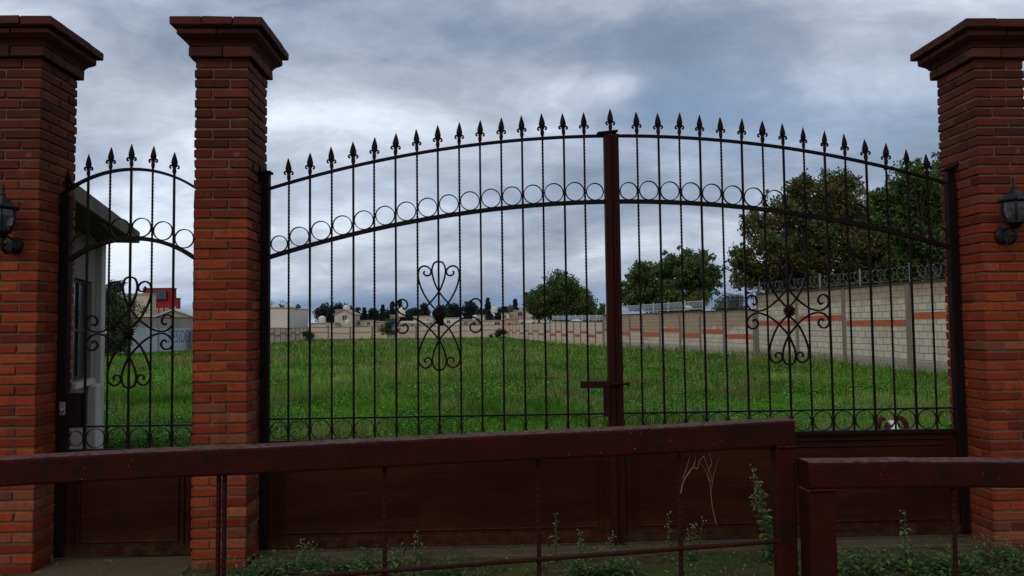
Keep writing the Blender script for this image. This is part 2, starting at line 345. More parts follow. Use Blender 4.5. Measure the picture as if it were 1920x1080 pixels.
    def lathe(self, prof, seg=12, cx=0, cy=0, z0=0, flat=1.0, smooth=True, col=None):
        vs = [(cx+r*math.cos(2*PI*k/seg), cy+flat*r*math.sin(2*PI*k/seg), z0+z) for r, z in prof for k in range(seg)]
        n = len(prof)
        fs = [(i*seg+k, i*seg+(k+1) % seg, (i+1)*seg+(k+1) % seg, (i+1)*seg+k) for i in range(n-1) for k in range(seg)]
        fs += [tuple(range(seg))[::-1], tuple((n-1)*seg+k for k in range(seg))]
        self.add(vs, fs, col, smooth)
    def ring(self, cx, cz, R, r, y=0, seg=36, s2=4):
        vs = []; 
        for i in range(seg):
            a = 2*PI*i/seg
            for k in range(s2):
                b = 2*PI*(k+.5)/s2; rr = R + r[0]*math.cos(b)*1.414; vs.append((cx+rr*math.cos(a), y+r[1]*1.414*math.sin(b), cz+rr*math.sin(a)))
        fs = [(i*s2+k, ((i+1) % seg)*s2+k, ((i+1) % seg)*s2+(k+1) % s2, i*s2+(k+1) % s2) for i in range(seg) for k in range(s2)]
        self.add(vs, fs)
    def build(self, name, m, parent=None, off=(0, 0, 0)):
        v = np.array(self.v, dtype=float) - np.array(off)
        me = bpy.data.meshes.new(name); me.from_pydata(v.tolist(), [], self.f); me.materials.append(m)
        me.polygons.foreach_set('use_smooth', self.sm)
        a = me.color_attributes.new('Col', 'FLOAT_COLOR', 'POINT')
        a.data.foreach_set('color', np.c_[np.array(self.c, dtype=float), np.ones(len(self.c))].ravel())
        me.update(); return link(bpy.data.objects.new(name, me), parent)
def npmesh(name, v, f, c, m, parent=None, smooth=False):
    me = bpy.data.meshes.new(name); nv, nf, k = len(v), len(f), f.shape[1]
    me.vertices.add(nv); me.vertices.foreach_set('co', v.astype(np.float32).ravel())
    me.loops.add(nf*k); me.loops.foreach_set('vertex_index', f.astype(np.int32).ravel())
    me.polygons.add(nf); me.polygons.foreach_set('loop_start', np.arange(0, nf*k, k, dtype=np.int32))
    me.materials.append(m); me.update(calc_edges=True); me.validate()
    a = me.color_attributes.new('Col', 'FLOAT_COLOR', 'POINT'); a.data.foreach_set('color', np.c_[c, np.ones(nv)].astype(np.float32).ravel())
    return link(bpy.data.objects.new(name, me), parent)
def spline(pts, n=8):
    P_ = [np.array(p, float) for p in pts]; out = []
    for i in range(len(P_)-1):
        p0, p1, p2, p3 = P_[max(i-1, 0)], P_[i], P_[i+1], P_[min(i+2, len(P_)-1)]
        for k in range(n):
            t_ = k/n; out.append(.5*((2*p1)+(-p0+p2)*t_+(2*p0-5*p1+4*p2-p3)*t_**2+(-p0+3*p1-3*p2+p3)*t_**3))
    out.append(P_[-1]); return out

# ------------------------------------------------------------------ ground
g = MB()
xs = [-900, -300, -80, -40, -20, -10, -5, 0, 5, 10, 20, 40, 80, 300, 900]; ys = [-300, -60, -15, -4, 0, 2, 4, 5, 6, 8, 12, 18, 26, 36, 50, 70, 100, 130, 200, 400, 1200]
vs = [(x, y, 0) for y in ys for x in xs]; n_ = len(xs)
g.add(vs, [(j*n_+i, j*n_+i+1, (j+1)*n_+i+1, (j+1)*n_+i) for j in range(len(ys)-1) for i in range(n_-1)])
tag(g.build('ground', M_ground), kind='structure')

# ------------------------------------------------------------------ entrance frame
ANG = .0375; E0 = np.array([0, 4.918, 0]); T_ = np.array([math.cos(ANG), math.sin(ANG), 0]); N_ = np.array([-math.sin(ANG), math.cos(ANG), 0])
def ent(u, v, z=0.0): return E0 + T_*u + N_*v + np.array([0, 0, z])

def brickcol(z):
    h = random.random()
    base = [(.37, .052, .012), (.43, .075, .016), (.30, .036, .010), (.34, .10, .040), (.23, .030, .012)][random.choices(range(5), (4, 3, 3, 1.0, 1))[0]]
    k = random.uniform(.42, .76)
    if z > 1.9:                                   # shading towards the top, painted into the colour of the upper courses
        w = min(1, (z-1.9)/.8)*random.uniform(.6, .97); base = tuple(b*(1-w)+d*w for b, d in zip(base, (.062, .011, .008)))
    if z < .45 and random.random() < .5: base = tuple(b*.7+d*.3 for b, d in zip(base, (.33, .19, .11)))
    return tuple(b*k for b in base)
def pillar(name, label, u0, wd, z0=-.08):
    dp = .43; root = empty(name, ent(u0+wd/2, dp/2), ANG, label, 'pillar', 'brick gate pillars')
    X0, Y0 = -wd/2, -dp/2
    b = MB(); ch = .0655; z = z0; k = 0; mj = .010; top = 3.262
    nC = int(round((top-z0)/ch)); ch = (top-z0)/nC
    def br(x0, x1, y0, y1, z0_, z1_):
        e = random.uniform(-.0035, .0035); e2 = random.uniform(-.0035, .0035)
        fx0 = e if x0 < .002 else mj/2; fy0 = e2 if y0 < .002 else mj/2; fx1 = e if x1 > wd-.002 else mj/2; fy1 = e2 if y1 > dp-.002 else mj/2
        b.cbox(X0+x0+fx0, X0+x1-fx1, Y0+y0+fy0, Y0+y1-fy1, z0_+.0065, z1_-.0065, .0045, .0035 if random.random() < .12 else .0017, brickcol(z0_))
    for i in range(nC):
        za, zb = z0+i*ch, z0+(i+1)*ch; o = random.uniform(-.006, .006)
        if i % 2 == 0:
            s = wd*.64+o
            br(0, s, 0, .105, za, zb); br(s, wd, 0, .105, za, zb)
            br(0, .105, .105, .325, za, zb); br(wd-.105, wd, .105, .325, za, zb)
            br(0, wd-s, .325, dp, za, zb); br(wd-s, wd, .325, dp, za, zb)
        else:
            s = wd*.34+o
            br(0, s, 0, .215, za, zb); br(s, wd, 0, .215, za, zb)
            br(0, wd-s, .215, dp, za, zb); br(wd-s, wd, .215, dp, za, zb)
    b.build('brick_shaft', M_brick, root)
    m_ = MB(); m_.box(X0+.0095, X0+wd-.0095, Y0+.0095, Y0+dp-.0095, z0, 3.44); m_.build('mortar_core', M_mortar, root)
    c = MB()
    def course(ov, z0_, z1_, L, ov2=None):
        w2, d2 = wd/2+ov, dp/2+ov; th = ov+.06
        def splits(a, b_):
            n = max(1, round((b_-a)/L)); off = random.uniform(-.02, .02); return [a]+[a+(b_-a)*i/n+off for i in range(1, n)]+[b_]
        def cc(x0, x1, y0, y1):
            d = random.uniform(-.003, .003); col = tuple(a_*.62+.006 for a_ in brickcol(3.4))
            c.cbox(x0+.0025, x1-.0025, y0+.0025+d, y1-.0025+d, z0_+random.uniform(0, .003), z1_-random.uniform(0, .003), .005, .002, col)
        for y0, y1 in ((-d2, -d2+th), (d2-th, d2)):
            s = splits(-w2, w2)
            for a, e in zip(s, s[1:]): cc(a, e, y0, y1)
        for x0, x1 in ((-w2, -w2+th), (w2-th, w2)):
            s = splits(-d2+th, d2-th)
            for a, e in zip(s, s[1:]): cc(x0, x1, a, e)
    course(.034, 3.266, 3.336, .17); course(.088, 3.396, 3.435, .23); course(.122, 3.441, 3.500, .22)
    # concave moulding between the two projecting courses
    pr = [(.030, 3.338), (.036, 3.352), (.050, 3.368), (.070, 3.382), (.084, 3.395)]
    vs = []; 
    for o, z in pr: vs += [(-wd/2-o, -dp/2-o, z), (wd/2+o, -dp/2-o, z), (wd/2+o, dp/2+o, z), (-wd/2-o, dp/2+o, z)]
    c.add(vs, [(4*i+k, 4*i+(k+1) % 4, 4*i+4+(k+1) % 4, 4*i+4+k) for i in range(4) for k in range(4)] + [(3, 2, 1, 0), (16, 17, 18, 19)], (.035, .009, .007))
    c.build('corbelled_cap', M_brick, root)
    mt = MB(); mt.box(-wd/2-.10, wd/2+.10, -dp/2-.10, dp/2+.10, 3.44, 3.492); mt.build('cap_bed', M_mortar, root)
    return root
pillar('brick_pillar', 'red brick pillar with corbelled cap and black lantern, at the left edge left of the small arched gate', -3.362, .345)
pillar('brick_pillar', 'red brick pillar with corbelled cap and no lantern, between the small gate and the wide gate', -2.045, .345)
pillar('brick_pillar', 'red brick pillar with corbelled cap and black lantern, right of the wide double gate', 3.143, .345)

# ------------------------------------------------------------------ gates
GV = .25
def ZT(u): return -5.278+math.sqrt(8.089**2-(u-.742)**2)
def ZM(u): return -5.733+math.sqrt(8.085**2-(u-.772)**2)
def GT(u): return 1.861+math.sqrt(max(.731**2-(u+2.542)**2, 0))
def GM(u): return 1.439+math.sqrt(max(.683**2-(u+2.538)**2, 0))
def finial_mesh():
    m = MB()
    m.lathe([(.008, -.006), (.009, .004), (.008, .010), (.0115, .018), (.0135, .030), (.0125, .044), (.010, .054), (.0135, .058), (.010, .065),
             (.013, .072), (.0195, .082), (.0215, .091), (.0195, .105), (.0140, .127), (.0075, .148), (.0015, .166)], 10, flat=.62)
    for s in (-1, 1):
        pts = spline([(0, 0, .052), (s*.010, 0, .066), (s*.019, 0, .073), (s*.027, 0, .068), (s*.0285, 0, .058), (s*.023, 0, .053), (s*.020, 0, .058)], 4)
        m.tube(pts, [.007]*5+[.0062]*(len(pts)-7)+[.006, .006], 6)
    return m
_fin = finial_mesh().build('spear_point', M_iron); FIN = _fin.data; bpy.data.objects.remove(_fin)
def twisted(m, x, z0, z1, w=.0125):
    n = int((z1-z0)/.0058); h = w/2*1.22
    pts = [(x, 0, z0+(z1-z0)*i/n) for i in range(n+1)]; vs = []
    for i, p in enumerate(pts):
        a0 = p[2]*2*PI/.092
        for k in range(4):
            a = a0+PI/2*k; vs.append((x+h*math.cos(a), h*math.sin(a), p[2]))
    m.add(vs, [(4*i+k, 4*i+(k+1) % 4, 4*i+4+(k+1) % 4, 4*i+4+k) for i in range(n) for k in range(4)], None, False)
SC = 1/4.154/274.5
def scroll_parts(parent, cx, cz, sx=1.0):
    A = [(430, 135), (395, 150), (378, 200), (385, 260), (405, 320), (430, 370), (475, 430), (530, 485), (600, 535), (660, 553), (710, 547), (748, 515), (757, 470), (738, 436), (705, 430), (680, 448), (674, 480), (692, 504), (712, 492)]
    B = [(430, 520), (400, 505), (345, 440), (297, 350), (272, 260), (278, 200), (308, 173), (345, 178), (370, 207), (362, 240), (332, 246), (314, 228), (322, 210)]
    A2 = [(430, 982), (392, 960), (377, 905), (388, 840), (408, 790), (430, 745), (475, 690), (535, 630), (600, 588), (665, 568), (712, 580), (750, 615), (756, 655), (735, 685), (700, 690), (672, 665), (674, 635), (696, 620), (712, 636)]
    B2 = [(430, 590), (400, 612), (340, 680), (293, 780), (271, 870), (280, 930), (318, 960), (355, 948), (372, 915), (355, 884), (328, 886), (316, 905), (328, 918)]
    root = None
    for path in (A, B, A2, B2):
        for s in (1, -1):
            pts = [(cx+s*(x-430)*SC*sx, -.004*s, cz-(y-555)*SC) for x, y in path]
            m = MB(); m.strip(spline(pts, 6), .0112, .014); o = m.build('scroll_bar', M_iron, parent)
    r = MB()
    for k in range(14):
        a = 2*PI*k/14
        p = [(cx+math.cos(a)*d, -.026+e, cz+math.sin(a)*d) for d, e in ((.008, -.002), (.026, -.006), (.042, .004))]
        r.tube(p, [.005, .0085, .0055], 6)
    for k in range(9):
        a = 2*PI*(k+.5)/9
        r.tube([(cx+math.cos(a)*.004, -.036, cz+math.sin(a)*.004), (cx+math.cos(a)*.022, -.034, cz+math.sin(a)*.022)], [.004, .006], 6)
    r.tube([(cx, -.016, cz), (cx, -.044, cz)], [.034, .009], 12)
    r.build('rosette', M_iron, parent)
def leaf(name, label, group, u0, bars, stiles, xr0, xr1, ztop, zmid, zl1, zl2, zb, scroll, panel_x, moulds, tw0=0, scx=1.0, extra_fin=None, ringskip=()):
    """a gate leaf in local coordinates (x along the gate, origin at its hinge foot)"""
    root = empty(name, ent(u0, GV), ANG, label, 'gate', group); L = lambda u: u-u0
    for (a, b, z1, m_, nm) in stiles:
        m = MB(); m.cbox(L(a), L(b), -.025, .025, zb, z1, .003); m.build(nm, m_, root)
    n = 40; us = [xr0+(xr1-xr0)*i/n for i in range(n+1)]
    m = MB(); m.strip([(L(u), 0, ztop(u)) for u in us], .017, .030); m.build('arched_top_rail', M_iron, root)
    m = MB(); m.strip([(L(u), 0, zmid(u)) for u in us], .027, .034); m.build('arched_middle_rail', M_iron, root)
    m = MB(); m.cbox(L(xr0), L(xr1), -.013, .013, zl1-.005, zl1+.006, .001); m.build('lower_rail', M_iron, root)
    m = MB(); m.cbox(L(xr0), L(xr1), -.024, .024, zl2-.028, zl2, .002); m.build('panel_top_rail', M_iron, root)
    for i, u in enumerate(bars):
        m = MB(); zt = ztop(u)-.006
        if (i+tw0) % 2 == 0: twisted(m, 0, zl2, zt)
        else: m.cbox(-.0068, .0068, -.0068, .0068, zl2, zt, .001)
        b = m.build('twisted_bar' if (i+tw0) % 2 == 0 else 'plain_bar', M_iron, root); b.location = (L(u)+random.uniform(-.0025, .0025), random.uniform(-.001, .001), 0)
        f = bpy.data.objects.new('spear_point', FIN); link(f, b); f.location = (0, 0, ztop(u)+.006)
        f.rotation_euler = (random.uniform(-.04, .04), random.uniform(-.045, .045), random.uniform(-.35, .35)); f.scale = (random.uniform(.97, 1.07), 1, random.uniform(.96, 1.03))
    ed = [xr0]+list(bars)+[xr1]
    for i, (a, b) in enumerate(zip(ed, ed[1:])):
        R_ = min((b-a)/2-.0085, .0655)
        if b-a < .1: continue
        c = (a+b)/2
        if i == 0: c = b-.0062-R_-.002
        if i == len(ed)-2: c = a+.0062+R_+.002
        sl = abs(zmid(c+.01)-zmid(c-.01))/.02
        m = MB(); m.ring(L(c), zmid(c)+.0135+R_*math.sqrt(1+sl*sl), R_, (.0030, .007)); m.build('ring', M_iron, root)
        m = MB(); m.ring(L(c), (zl1-.005+zl2)/2, min(R_, (zl1-zl2-.005)/2), (.0018, .007)); m.build('ring', M_iron, root)
    x0, x1 = panel_x
    m = MB(); m.box(L(x0), L(x1), -.004, .004, zb+.03, zl2-.028); p = m.build('kick_panel', M_panel, root)
    for (a, b, c_, d_) in moulds:
        m = MB(); w = .012
        for (xa, xb, za, zc) in ((a, b, d_-w, d_), (a, b, c_, c_+w), (a, a+w, c_+w, d_-w), (b-w, b, c_+w, d_-w)):
            m.cbox(L(xa), L(xb), -.014, -.004, za, zc, .003)
        m.build('panel_moulding', M_panel, p)
    m = MB(); m.cbox(L(xr0), L(xr1), -.023, .023, zb, zb+.06, .002); m.build('bottom_rail', M_panel, root)
    if scroll: scroll_parts(root, L(scroll[0]), scroll[1], scx)
    return root, L
mould = lambda a, b, lo=.10, hi=.70: [(a+.05, b-.05, lo, hi), (a+.085, b-.085, lo+.04, hi-.04)]
barsL = [-1.502+.1447*i for i in range(15)]; barsR = [.893+.1464*i for i in range(15)]
gl, L = leaf('gate_leaf', 'left leaf of the wide wrought iron gate, with the projecting latch bar', 'leaves of the wide gate', -1.655, barsL,
     [(-1.686, -1.628, 2.555, M_iron, 'hinge_stile')], -1.628, .657, ZT, ZM, .899, .755, .042, (-.489, 1.581), (-1.628, .657), mould(-1.628, .657))
m = MB(); m.cbox(L(.657), L(.7065), -.03, .03, .03, 2.822, .004); m.build('meeting_stile', M_post, gl)
m = MB(); m.cbox(L(.709), L(.757), -.03, .03, .03, 2.822, .004); 
m = MB(); m.bar((L(.612), -.002, 2.826), (L(.752), .004, 2.842), .012, .07); cp = m.build('cap_plate', M_iron, gl)
f = bpy.data.objects.new('spear_point', FIN); link(f, gl); f.location = (L(.706), 0, 2.838)
m = MB(); m.cbox(L(-1.70), L(-1.615), -.04, .04, 2.556, 2.572, .003); m.build('stile_cap', M_iron, gl)
m = MB(); m.bar((L(-1.70), .0, 2.60), (L(-1.70), .0, 2.50), .03, .05); m.build('hinge_lug', M_iron, gl)
m = MB(); m.cbox(L(.462), L(.657), -.062, -.034, 1.078, 1.124, .003); m.cbox(L(.617), L(.657), -.058, -.03, .885, 1.078, .003)
lt = m.build('latch', M_post, gl)
m = MB(); m.tube([(L(.470), -.048, 1.101), (L(.795), -.048, 1.101)], .008, 8); m.lathe([(.010, -.012), (.014, -.006), (.014, .006), (.010, .012)], 8, L(.785), -.048, 1.101); m.build('latch_bolt', M_post, lt)
gr_, L = leaf('gate_leaf', 'right leaf of the wide wrought iron gate, sloping down to the lantern pillar', 'leaves of the wide gate', 3.10, barsR,
     [(3.068, 3.132, 2.46, M_iron, 'hinge_stile')], .757, 3.068, ZT, ZM, .899, .757, .042, (1.917, 1.583), (.757, 3.068), mould(.757, 3.068))
m = MB(); m.cbox(L(.7095), L(.757), -.032, .03, .03, 2.82, .004); m.build('meeting_stile', M_post, gr_)
m = MB(); m.cbox(L(.716), L(.724), -.040, -.032, .06, 2.80, .002); m.build('cover_bead', M_post, gr_)
m = MB(); m.bar((L(3.065), 0, 2.562), (L(3.15), .0, 2.60), .012, .09); m.bar((L(3.10), .0, 2.58), (L(3.10), 0, 2.46), .05, .04); m.build('hinge_bracket', M_iron, gr_)
barsG = [-2.838+.1419*i for i in range(5)]
gg, L = leaf('gate_leaf', 'narrow pedestrian gate with a rounded arch and lock box between the two left pillars', 'small side gate', -2.98, barsG,
     [(-3.012, -2.950, 2.415, M_iron, 'lock_stile'), (-2.128, -2.068, 2.40, M_iron, 'hinge_stile')], -2.950, -2.128, GT, GM, .870, .722, .024, (-2.554, 1.494), (-2.950, -2.128), mould(-2.950, -2.128, .07, .67), tw0=1, scx=1.0)
m = MB(); m.strip([(L(-3.012+.008*i), 0, GT(-3.012+.008*i)) for i in range(9)], .017, .03); m.build('arch_end', M_iron, gg)
f = bpy.data.objects.new('spear_point', FIN); link(f, gg); f.location = (L(-2.975), 0, 2.435)
f = bpy.data.objects.new('spear_point', FIN); link(f, gg); f.location = (L(-2.105), 0, 2.43)
m = MB(); m.cbox(L(-3.008), L(-2.846), -.034, .034, .868, 1.094, .003); lb = m.build('lock_box', M_iron, gg)
m = MB(); m.cbox(L(-2.985), L(-2.945), -.042, -.0345, .95, 1.04, .003); m.tube([(L(-2.965), -.042, .985), (L(-2.965), -.056, .985)], .011, 10); m.build('keyhole_plate', M_steel, lb)

# sills
def slab(name, label, u0, u1, v0, v1, z0, z1, m_=M_sill, cat='sill'):
    r = empty(name, ent((u0+u1)/2, (v0+v1)/2), ANG, label, cat); b = MB(); n = 5 if u1-u0 > 2 else 2; w = u1-u0
    for i in range(n):
        b.cbox(-w/2+w*i/n+.001, -w/2+w*(i+1)/n-.001, (v0-v1)/2+random.uniform(-.008, .012), (v1-v0)/2, z0, z1+random.uniform(-.006, .004), .007, .002)
    o = b.build('slab', m_, r); return r
slab('concrete_sill', 'worn concrete sill strip along the ground under the wide gate', -1.69, 3.14, .08, .42, -.05, .022)
slab('concrete_step', 'cracked concrete step at the foot of the small arched gate', -3.015, -2.05, -.25, .42, -.05, .012, cat='step')

# ------------------------------------------------------------------ lanterns on the pillars
def lantern(label, u, zc):
    r = empty('wall_lantern', ent(u, -.004, zc), ANG, label, 'wall lantern', 'lanterns on the gate pillars'); cy = -.100; r.scale = (1.3, 1.3, 1.3)
    b = MB(); b.lathe([(.020, -.022), (.034, -.016), (.042, -.010), (.045, -.002), (.045, .0)], 8); vs = [(x, z, y) for x, y, z in b.v]; b.v = vs; bp_ = b.build('back_plate', M_lamp, r)
    b = MB(); b.tube(spline([(0, -.01, .0), (0, -.035, -.035), (0, -.07, -.04), (0, -.098, -.01), (0, cy, .04)], 5), .009, 8)
    b.tube(spline([(0, -.012, .025), (0, -.06, .035), (0, -.09, .01), (0, -.075, -.01), (0, -.06, .005)], 5), .005, 6); b.build('curved_arm', M_lamp, r)
    b = MB(); b.lathe([(.008, .025), (.022, .032), (.03, .045), (.045, .052), (.048, .060), (.036, .066)], 6, 0, cy); b.build('base_cup', M_lamp, r)
    b = MB()
    for k in range(6):
        a = 2*PI*k/6; c, s = math.cos(a), math.sin(a)
        b.tube(spline([(c*.040, cy+s*.040, .062), (c*.056, cy+s*.056, .095), (c*.061, cy+s*.061, .13), (c*.058, cy+s*.058, .163)], 4), .0045, 5)
    b.ring(0, 0, .058, (.003, .004), 0, 6)
    b.v = b.v[:-24] + [(x, cy+z, .165+y) for x, y, z in b.v[-24:]]; b.build('cage', M_lamp, r)
    b = MB(); b.lathe([(.036, .064), (.050, .095), (.055, .13), (.052, .163)], 6, 0, cy, smooth=False); b.build('glass', M_glass, r)
    b = MB(); b.tube([(0, cy, .066), (0, cy, .10)], .012, 8); b.lathe([(.004, .10), (.018, .115), (.018, .13), (.003, .148)], 8, 0, cy); b.build('bulb', M_conc, r)
    b = MB(); b.lathe([(.074, .163), (.076, .169), (.062, .180), (.046, .198), (.026, .212), (.017, .222), (.016, .228)], 6, 0, cy, smooth=False)
    for k in range(6):
        a = 2*PI*k/6; b.tube([(.075*math.cos(a), cy+.075*math.sin(a), .168), (.083*math.cos(a), cy+.083*math.sin(a), .178)], .004, 5)
    rf = b.build('lantern_roof', M_lamp, r)
    b = MB(); b.lathe([(.010, .226), (.014, .234), (.006, .242), (.010, .252), (.005, .262), (.007, .272), (.001, .292)], 8, 0, cy); b.build('lantern_finial', M_lamp, rf)
def uvE(x, y, v):
    d = ray(x, y); p0 = E0+N_*v; t_ = (p0-CAM)@N_/(d@N_); p = CAM+d*t_; return (p-E0)@T_, p[2]
lantern('black hexagonal lantern mounted on the right brick pillar', uvE(1903, 396, -.134)[0], uvE(1885, 443, 0)[1])
lantern('black hexagonal lantern mounted on the leftmost brick pillar', uvE(4, 404, -.134)[0], uvE(22, 460, 0)[1])

# ------------------------------------------------------------------ barriers in front
def ribbed(m, a, b, r=.0065):
    a, b = np.array(a, float), np.array(b, float); Ln = np.linalg.norm(b-a); n = int(Ln/.006)
    m.tube([tuple(a+(b-a)*i/n) for i in range(n+1)], [r*(1.12 if i % 3 == 0 else .95) for i in range(n+1)], 8, smooth=False)
def barrier(label, A, B, ext, hangs, low, post_at, T=.074, PW=.074):
    """A,B: top-front edge points of the rail (world); ext: how far the rail runs on past A"""
    A, B = np.array(A), np.array(B); d = B-A; yaw = math.atan2(d[1], d[0]); Lh = math.hypot(d[0], d[1]); sl = d[2]/Lh
    r = empty('steel_barrier', (A[0], A[1], 0), yaw, label, 'barrier', 'rusty steel barriers in front of the gate')
    zt = lambda x: A[2]+sl*x
    x0, x1 = ext
    def rail(xa, xb, z_off, nm, nb=1):
        m = MB(); n = 26; 
        cr = .007
        prof = [(cr, 0), (T-cr, 0), (T-.002, -.002), (T, -cr), (T, -T+cr), (T-.002, -T+.002), (T-cr, -T), (cr, -T), (.002, -T+.002), (0, -T+cr), (0, -cr), (.002, -.002)]
        vs = []; K = len(prof)
        for i in range(n+1):
            x = xa+(xb-xa)*i/n; w = [random.uniform(-.0006, .0006) for _ in range(2)]
            bw = .0022*math.sin(x*2.3+1)+.0012*math.sin(x*6.1); vs += [(x, py+w[0]+bw, zt(x)+pz-z_off+w[1]+bw*.8) for py, pz in prof]
        m.add(vs, [(i*K+k, (i+1)*K+k, (i+1)*K+(k+1) % K, i*K+(k+1) % K) for i in range(n) for k in range(K)] + [tuple(range(K)), tuple(n*K+k for k in range(K))[::-1]])
        return m.build(nm, M_barrier, r)
    rail(x0, x1, 0, 'top_rail'); rail(x0, x1, .98, 'bottom_rail')
    for xp in post_at:
        m = MB(); zz = zt(xp+PW/2); m.cbox(xp, xp+PW, .001, PW-.001, zz-.98-.0005, zz-T-.0005, .005, .0008); m.build('upright', M_barrier, r)
        m = MB(); zw = zz-T-.001; m.tube([(xp+PW*i/16+random.uniform(-.001, .001), -.0005, zw+.004*math.sin(i*2.1)*.4+.012*i/16*0) for i in range(17)], [random.uniform(.003, .0052) for _ in range(17)], 6); m.build('weld_bead', M_rebar, r)
        m = MB(); m.cbox(xp-.02, xp+T+.02, -.15, T+.15, -.02, .02, .004); m.cbox(xp+.01, xp+T-.01, .01, T-.01, .0, zt(xp)-.98-T, .003); m.build('foot', M_barrier, r)
    for xh in hangs:
        m = MB(); ribbed(m, (xh, T/2, zt(xh)-T), (xh+random.uniform(-.004, .004), T/2, zt(xh)-.98), .0062); m.build('rebar_rod', M_rebar, r)
    if low:
        (xa, za), (xb, zb) = low; m = MB(); ribbed(m, (xa, T/2-.012, za), (xb, T/2-.012, zb), .0068); m.build('rebar_rod', M_rebar, r)
    return r
def onY(px, py, A, B):   # point of the ray on the vertical plane through A, B
    d = ray(px, py); n = np.cross(np.array(B)-np.array(A), [0, 0, 1.]); t_ = (np.array(A)-CAM)@n/(d@n); return CAM+d*t_
A1, B1 = at(0, 863, 2.06), at(1490, 787, 2.16)
def loc1(px, py, dy=.037):
    s = np.array(B1)-np.array(A1); nrm = np.array([-s[1], s[0], 0]); nrm /= np.linalg.norm(nrm)
    p = onY(px, py, A1+nrm*dy, B1+nrm*dy); dd = s[:2]/np.linalg.norm(s[:2]); return float((p-A1)[:2]@dd), float(p[2])
Lx = math.hypot(*(B1-A1)[:2])
barrier('longer, higher maroon square-tube barrier crossing in front of the gates', A1, B1, (-1.1, Lx), [loc1(410, 950)[0], loc1(421, 950)[0], loc1(721, 960)[0], loc1(1010, 940)[0], loc1(1275, 930)[0]-.0, loc1(100, 950)[0]-.25, -.6],
        [(-1.0, loc1(560, 1080)[1]-(loc1(560, 1080)[0]+1.0)*(loc1(1455, 1012)[1]-loc1(560, 1080)[1])/(loc1(1455, 1012)[0]-loc1(560, 1080)[0])), loc1(1458, 1012)], [Lx-.0535, -1.1], PW=.053)
A2, B2 = at(1517, 868, 2.10), at(1990, 866, 2.16)
L2 = math.hypot(*(B2-A2)[:2])
def loc2(px, py):
    p = onY(px, py, A2+np.array([0, .037, 0]), B2+np.array([0, .037, 0])); return float(np.linalg.norm((p-A2)[:2]))
barrier('lower maroon square-tube barrier entering from the right edge', A2, B2, (0, 1.9), [loc2(1788, 990), loc2(1788, 990)+.35, loc2(1788, 990)+.7], None, [0, 1.826])

# ------------------------------------------------------------------ boundary walls
def wall(label, A, B, hA, hB, cuts, mats, bands, th=.16, post=.22, coping=True, bandm=M_band, postm=M_conc, cop=.05, bt=.2, group=None):
    """cuts: fractions along A-B where posts stand; bands: one height per panel or None"""
    A, B = np.array(A, float), np.array(B, float); d = B-A; Ln = math.hypot(*d[:2]); yaw = math.atan2(d[1], d[0])
    r = empty('boundary_wall', (A[0], A[1], 0), yaw, label, 'wall', group); H = lambda x: hA+(hB-hA)*x/Ln
    def prism(m, x0, x1, y0, y1, z0, dz):
        vs = [(x, y, (z0 if k == 0 else H(x)+dz)) for k in (0, 1) for y in (y0, y1) for x in (x0, x1)]
        m.add(vs, [(0, 2, 3, 1), (4, 5, 7, 6), (0, 1, 5, 4), (2, 6, 7, 3), (0, 4, 6, 2), (1, 3, 7, 5)])
    for i, (a, b) in enumerate(zip(cuts, cuts[1:])):
        m = MB(); prism(m, a*Ln+post/2, b*Ln-post/2, -th/2, th/2, -.1, 0); mm = mats[i % len(mats)]; m.build('wall_panel', mm, r)
        z = bands[i % len(bands)] if bands else None
        if z:
            m = MB(); m.box(a*Ln+post/2+.05, b*Ln-post/2-.05, -th/2-.006, th/2+.006, z-bt/2, z+bt/2); m.build('brick_band', bandm, r)
    for a in cuts:
        m = MB(); prism(m, a*Ln-post/2, a*Ln+post/2, -th/2-.03, th/2+.03, -.1, .0); m.build('wall_post', postm, r)
    if coping:
        m = MB(); n = 20
        for i in range(n): 
            x0, x1 = cuts[0]*Ln+(cuts[-1]-cuts[0])*Ln*i/n, cuts[0]*Ln+(cuts[-1]-cuts[0])*Ln*(i+1)/n
            vs = [(x, y, H(x)+.003+k*cop) for k in (0, 1) for y in (-th/2-.04, th/2+.04) for x in (x0, x1)]
            m.add(vs, [(0, 2, 3, 1), (4, 5, 7, 6), (0, 1, 5, 4), (2, 6, 7, 3)]+([(0, 4, 6, 2)] if i == 0 else [])+([(1, 3, 7, 5)] if i == n-1 else []))
        m.build('coping', M_sill, r)
    return r, H, Ln
def frac(px, A, B):   # fraction along A-B seen at photo column px
    y = 620; d = ray(px, y); n = np.cross(d, ray(px, y+50)); A, B = np.array(A, float), np.array(B, float)
    return float(-(A-CAM)@n/((B-A)@n))
WA, WB = (12.35, 15.0, 0), (10.92, 33.6, 0)
c_ = [frac(p, WA, WB) for p in (1713, 1590, 1501)]
wall('whitewashed block wall nearest on the right, with staggered red brick bands', WA, WB, 2.52, 2.76, [0]+c_+[.997], [M_blockW], [1.66, 1.46, 1.66, 1.49, 1.72])
WC = (6.55, 53.74, 0)
c_ = [frac(p, WB, WC) for p in (1362, 1317, 1279, 1241, 1208, 1184, 1166)]
wall('lower tan and white block wall behind the centre right, with staggered red bands', WB, WC, 2.10, 2.17, [0.012]+c_+[1], [M_blockT, M_blockT, M_blockP, M_blockT, M_blockP, M_blockT, M_blockP, M_blockT], [.90, 1.13, .92, 1.17, .93, 1.2, .95, 1.2], bt=.22)
WD = (3.53, 69.0, 0)
wall('pale concrete plank wall with short red bands, right of the small conifer row', WC, WD, 1.73, 1.93, [0.01]+[i/8 for i in range(1, 9)], [M_slabs], [.98, .72], bt=.2, cop=.04)
WE = (-1.2, 107.5, 0)
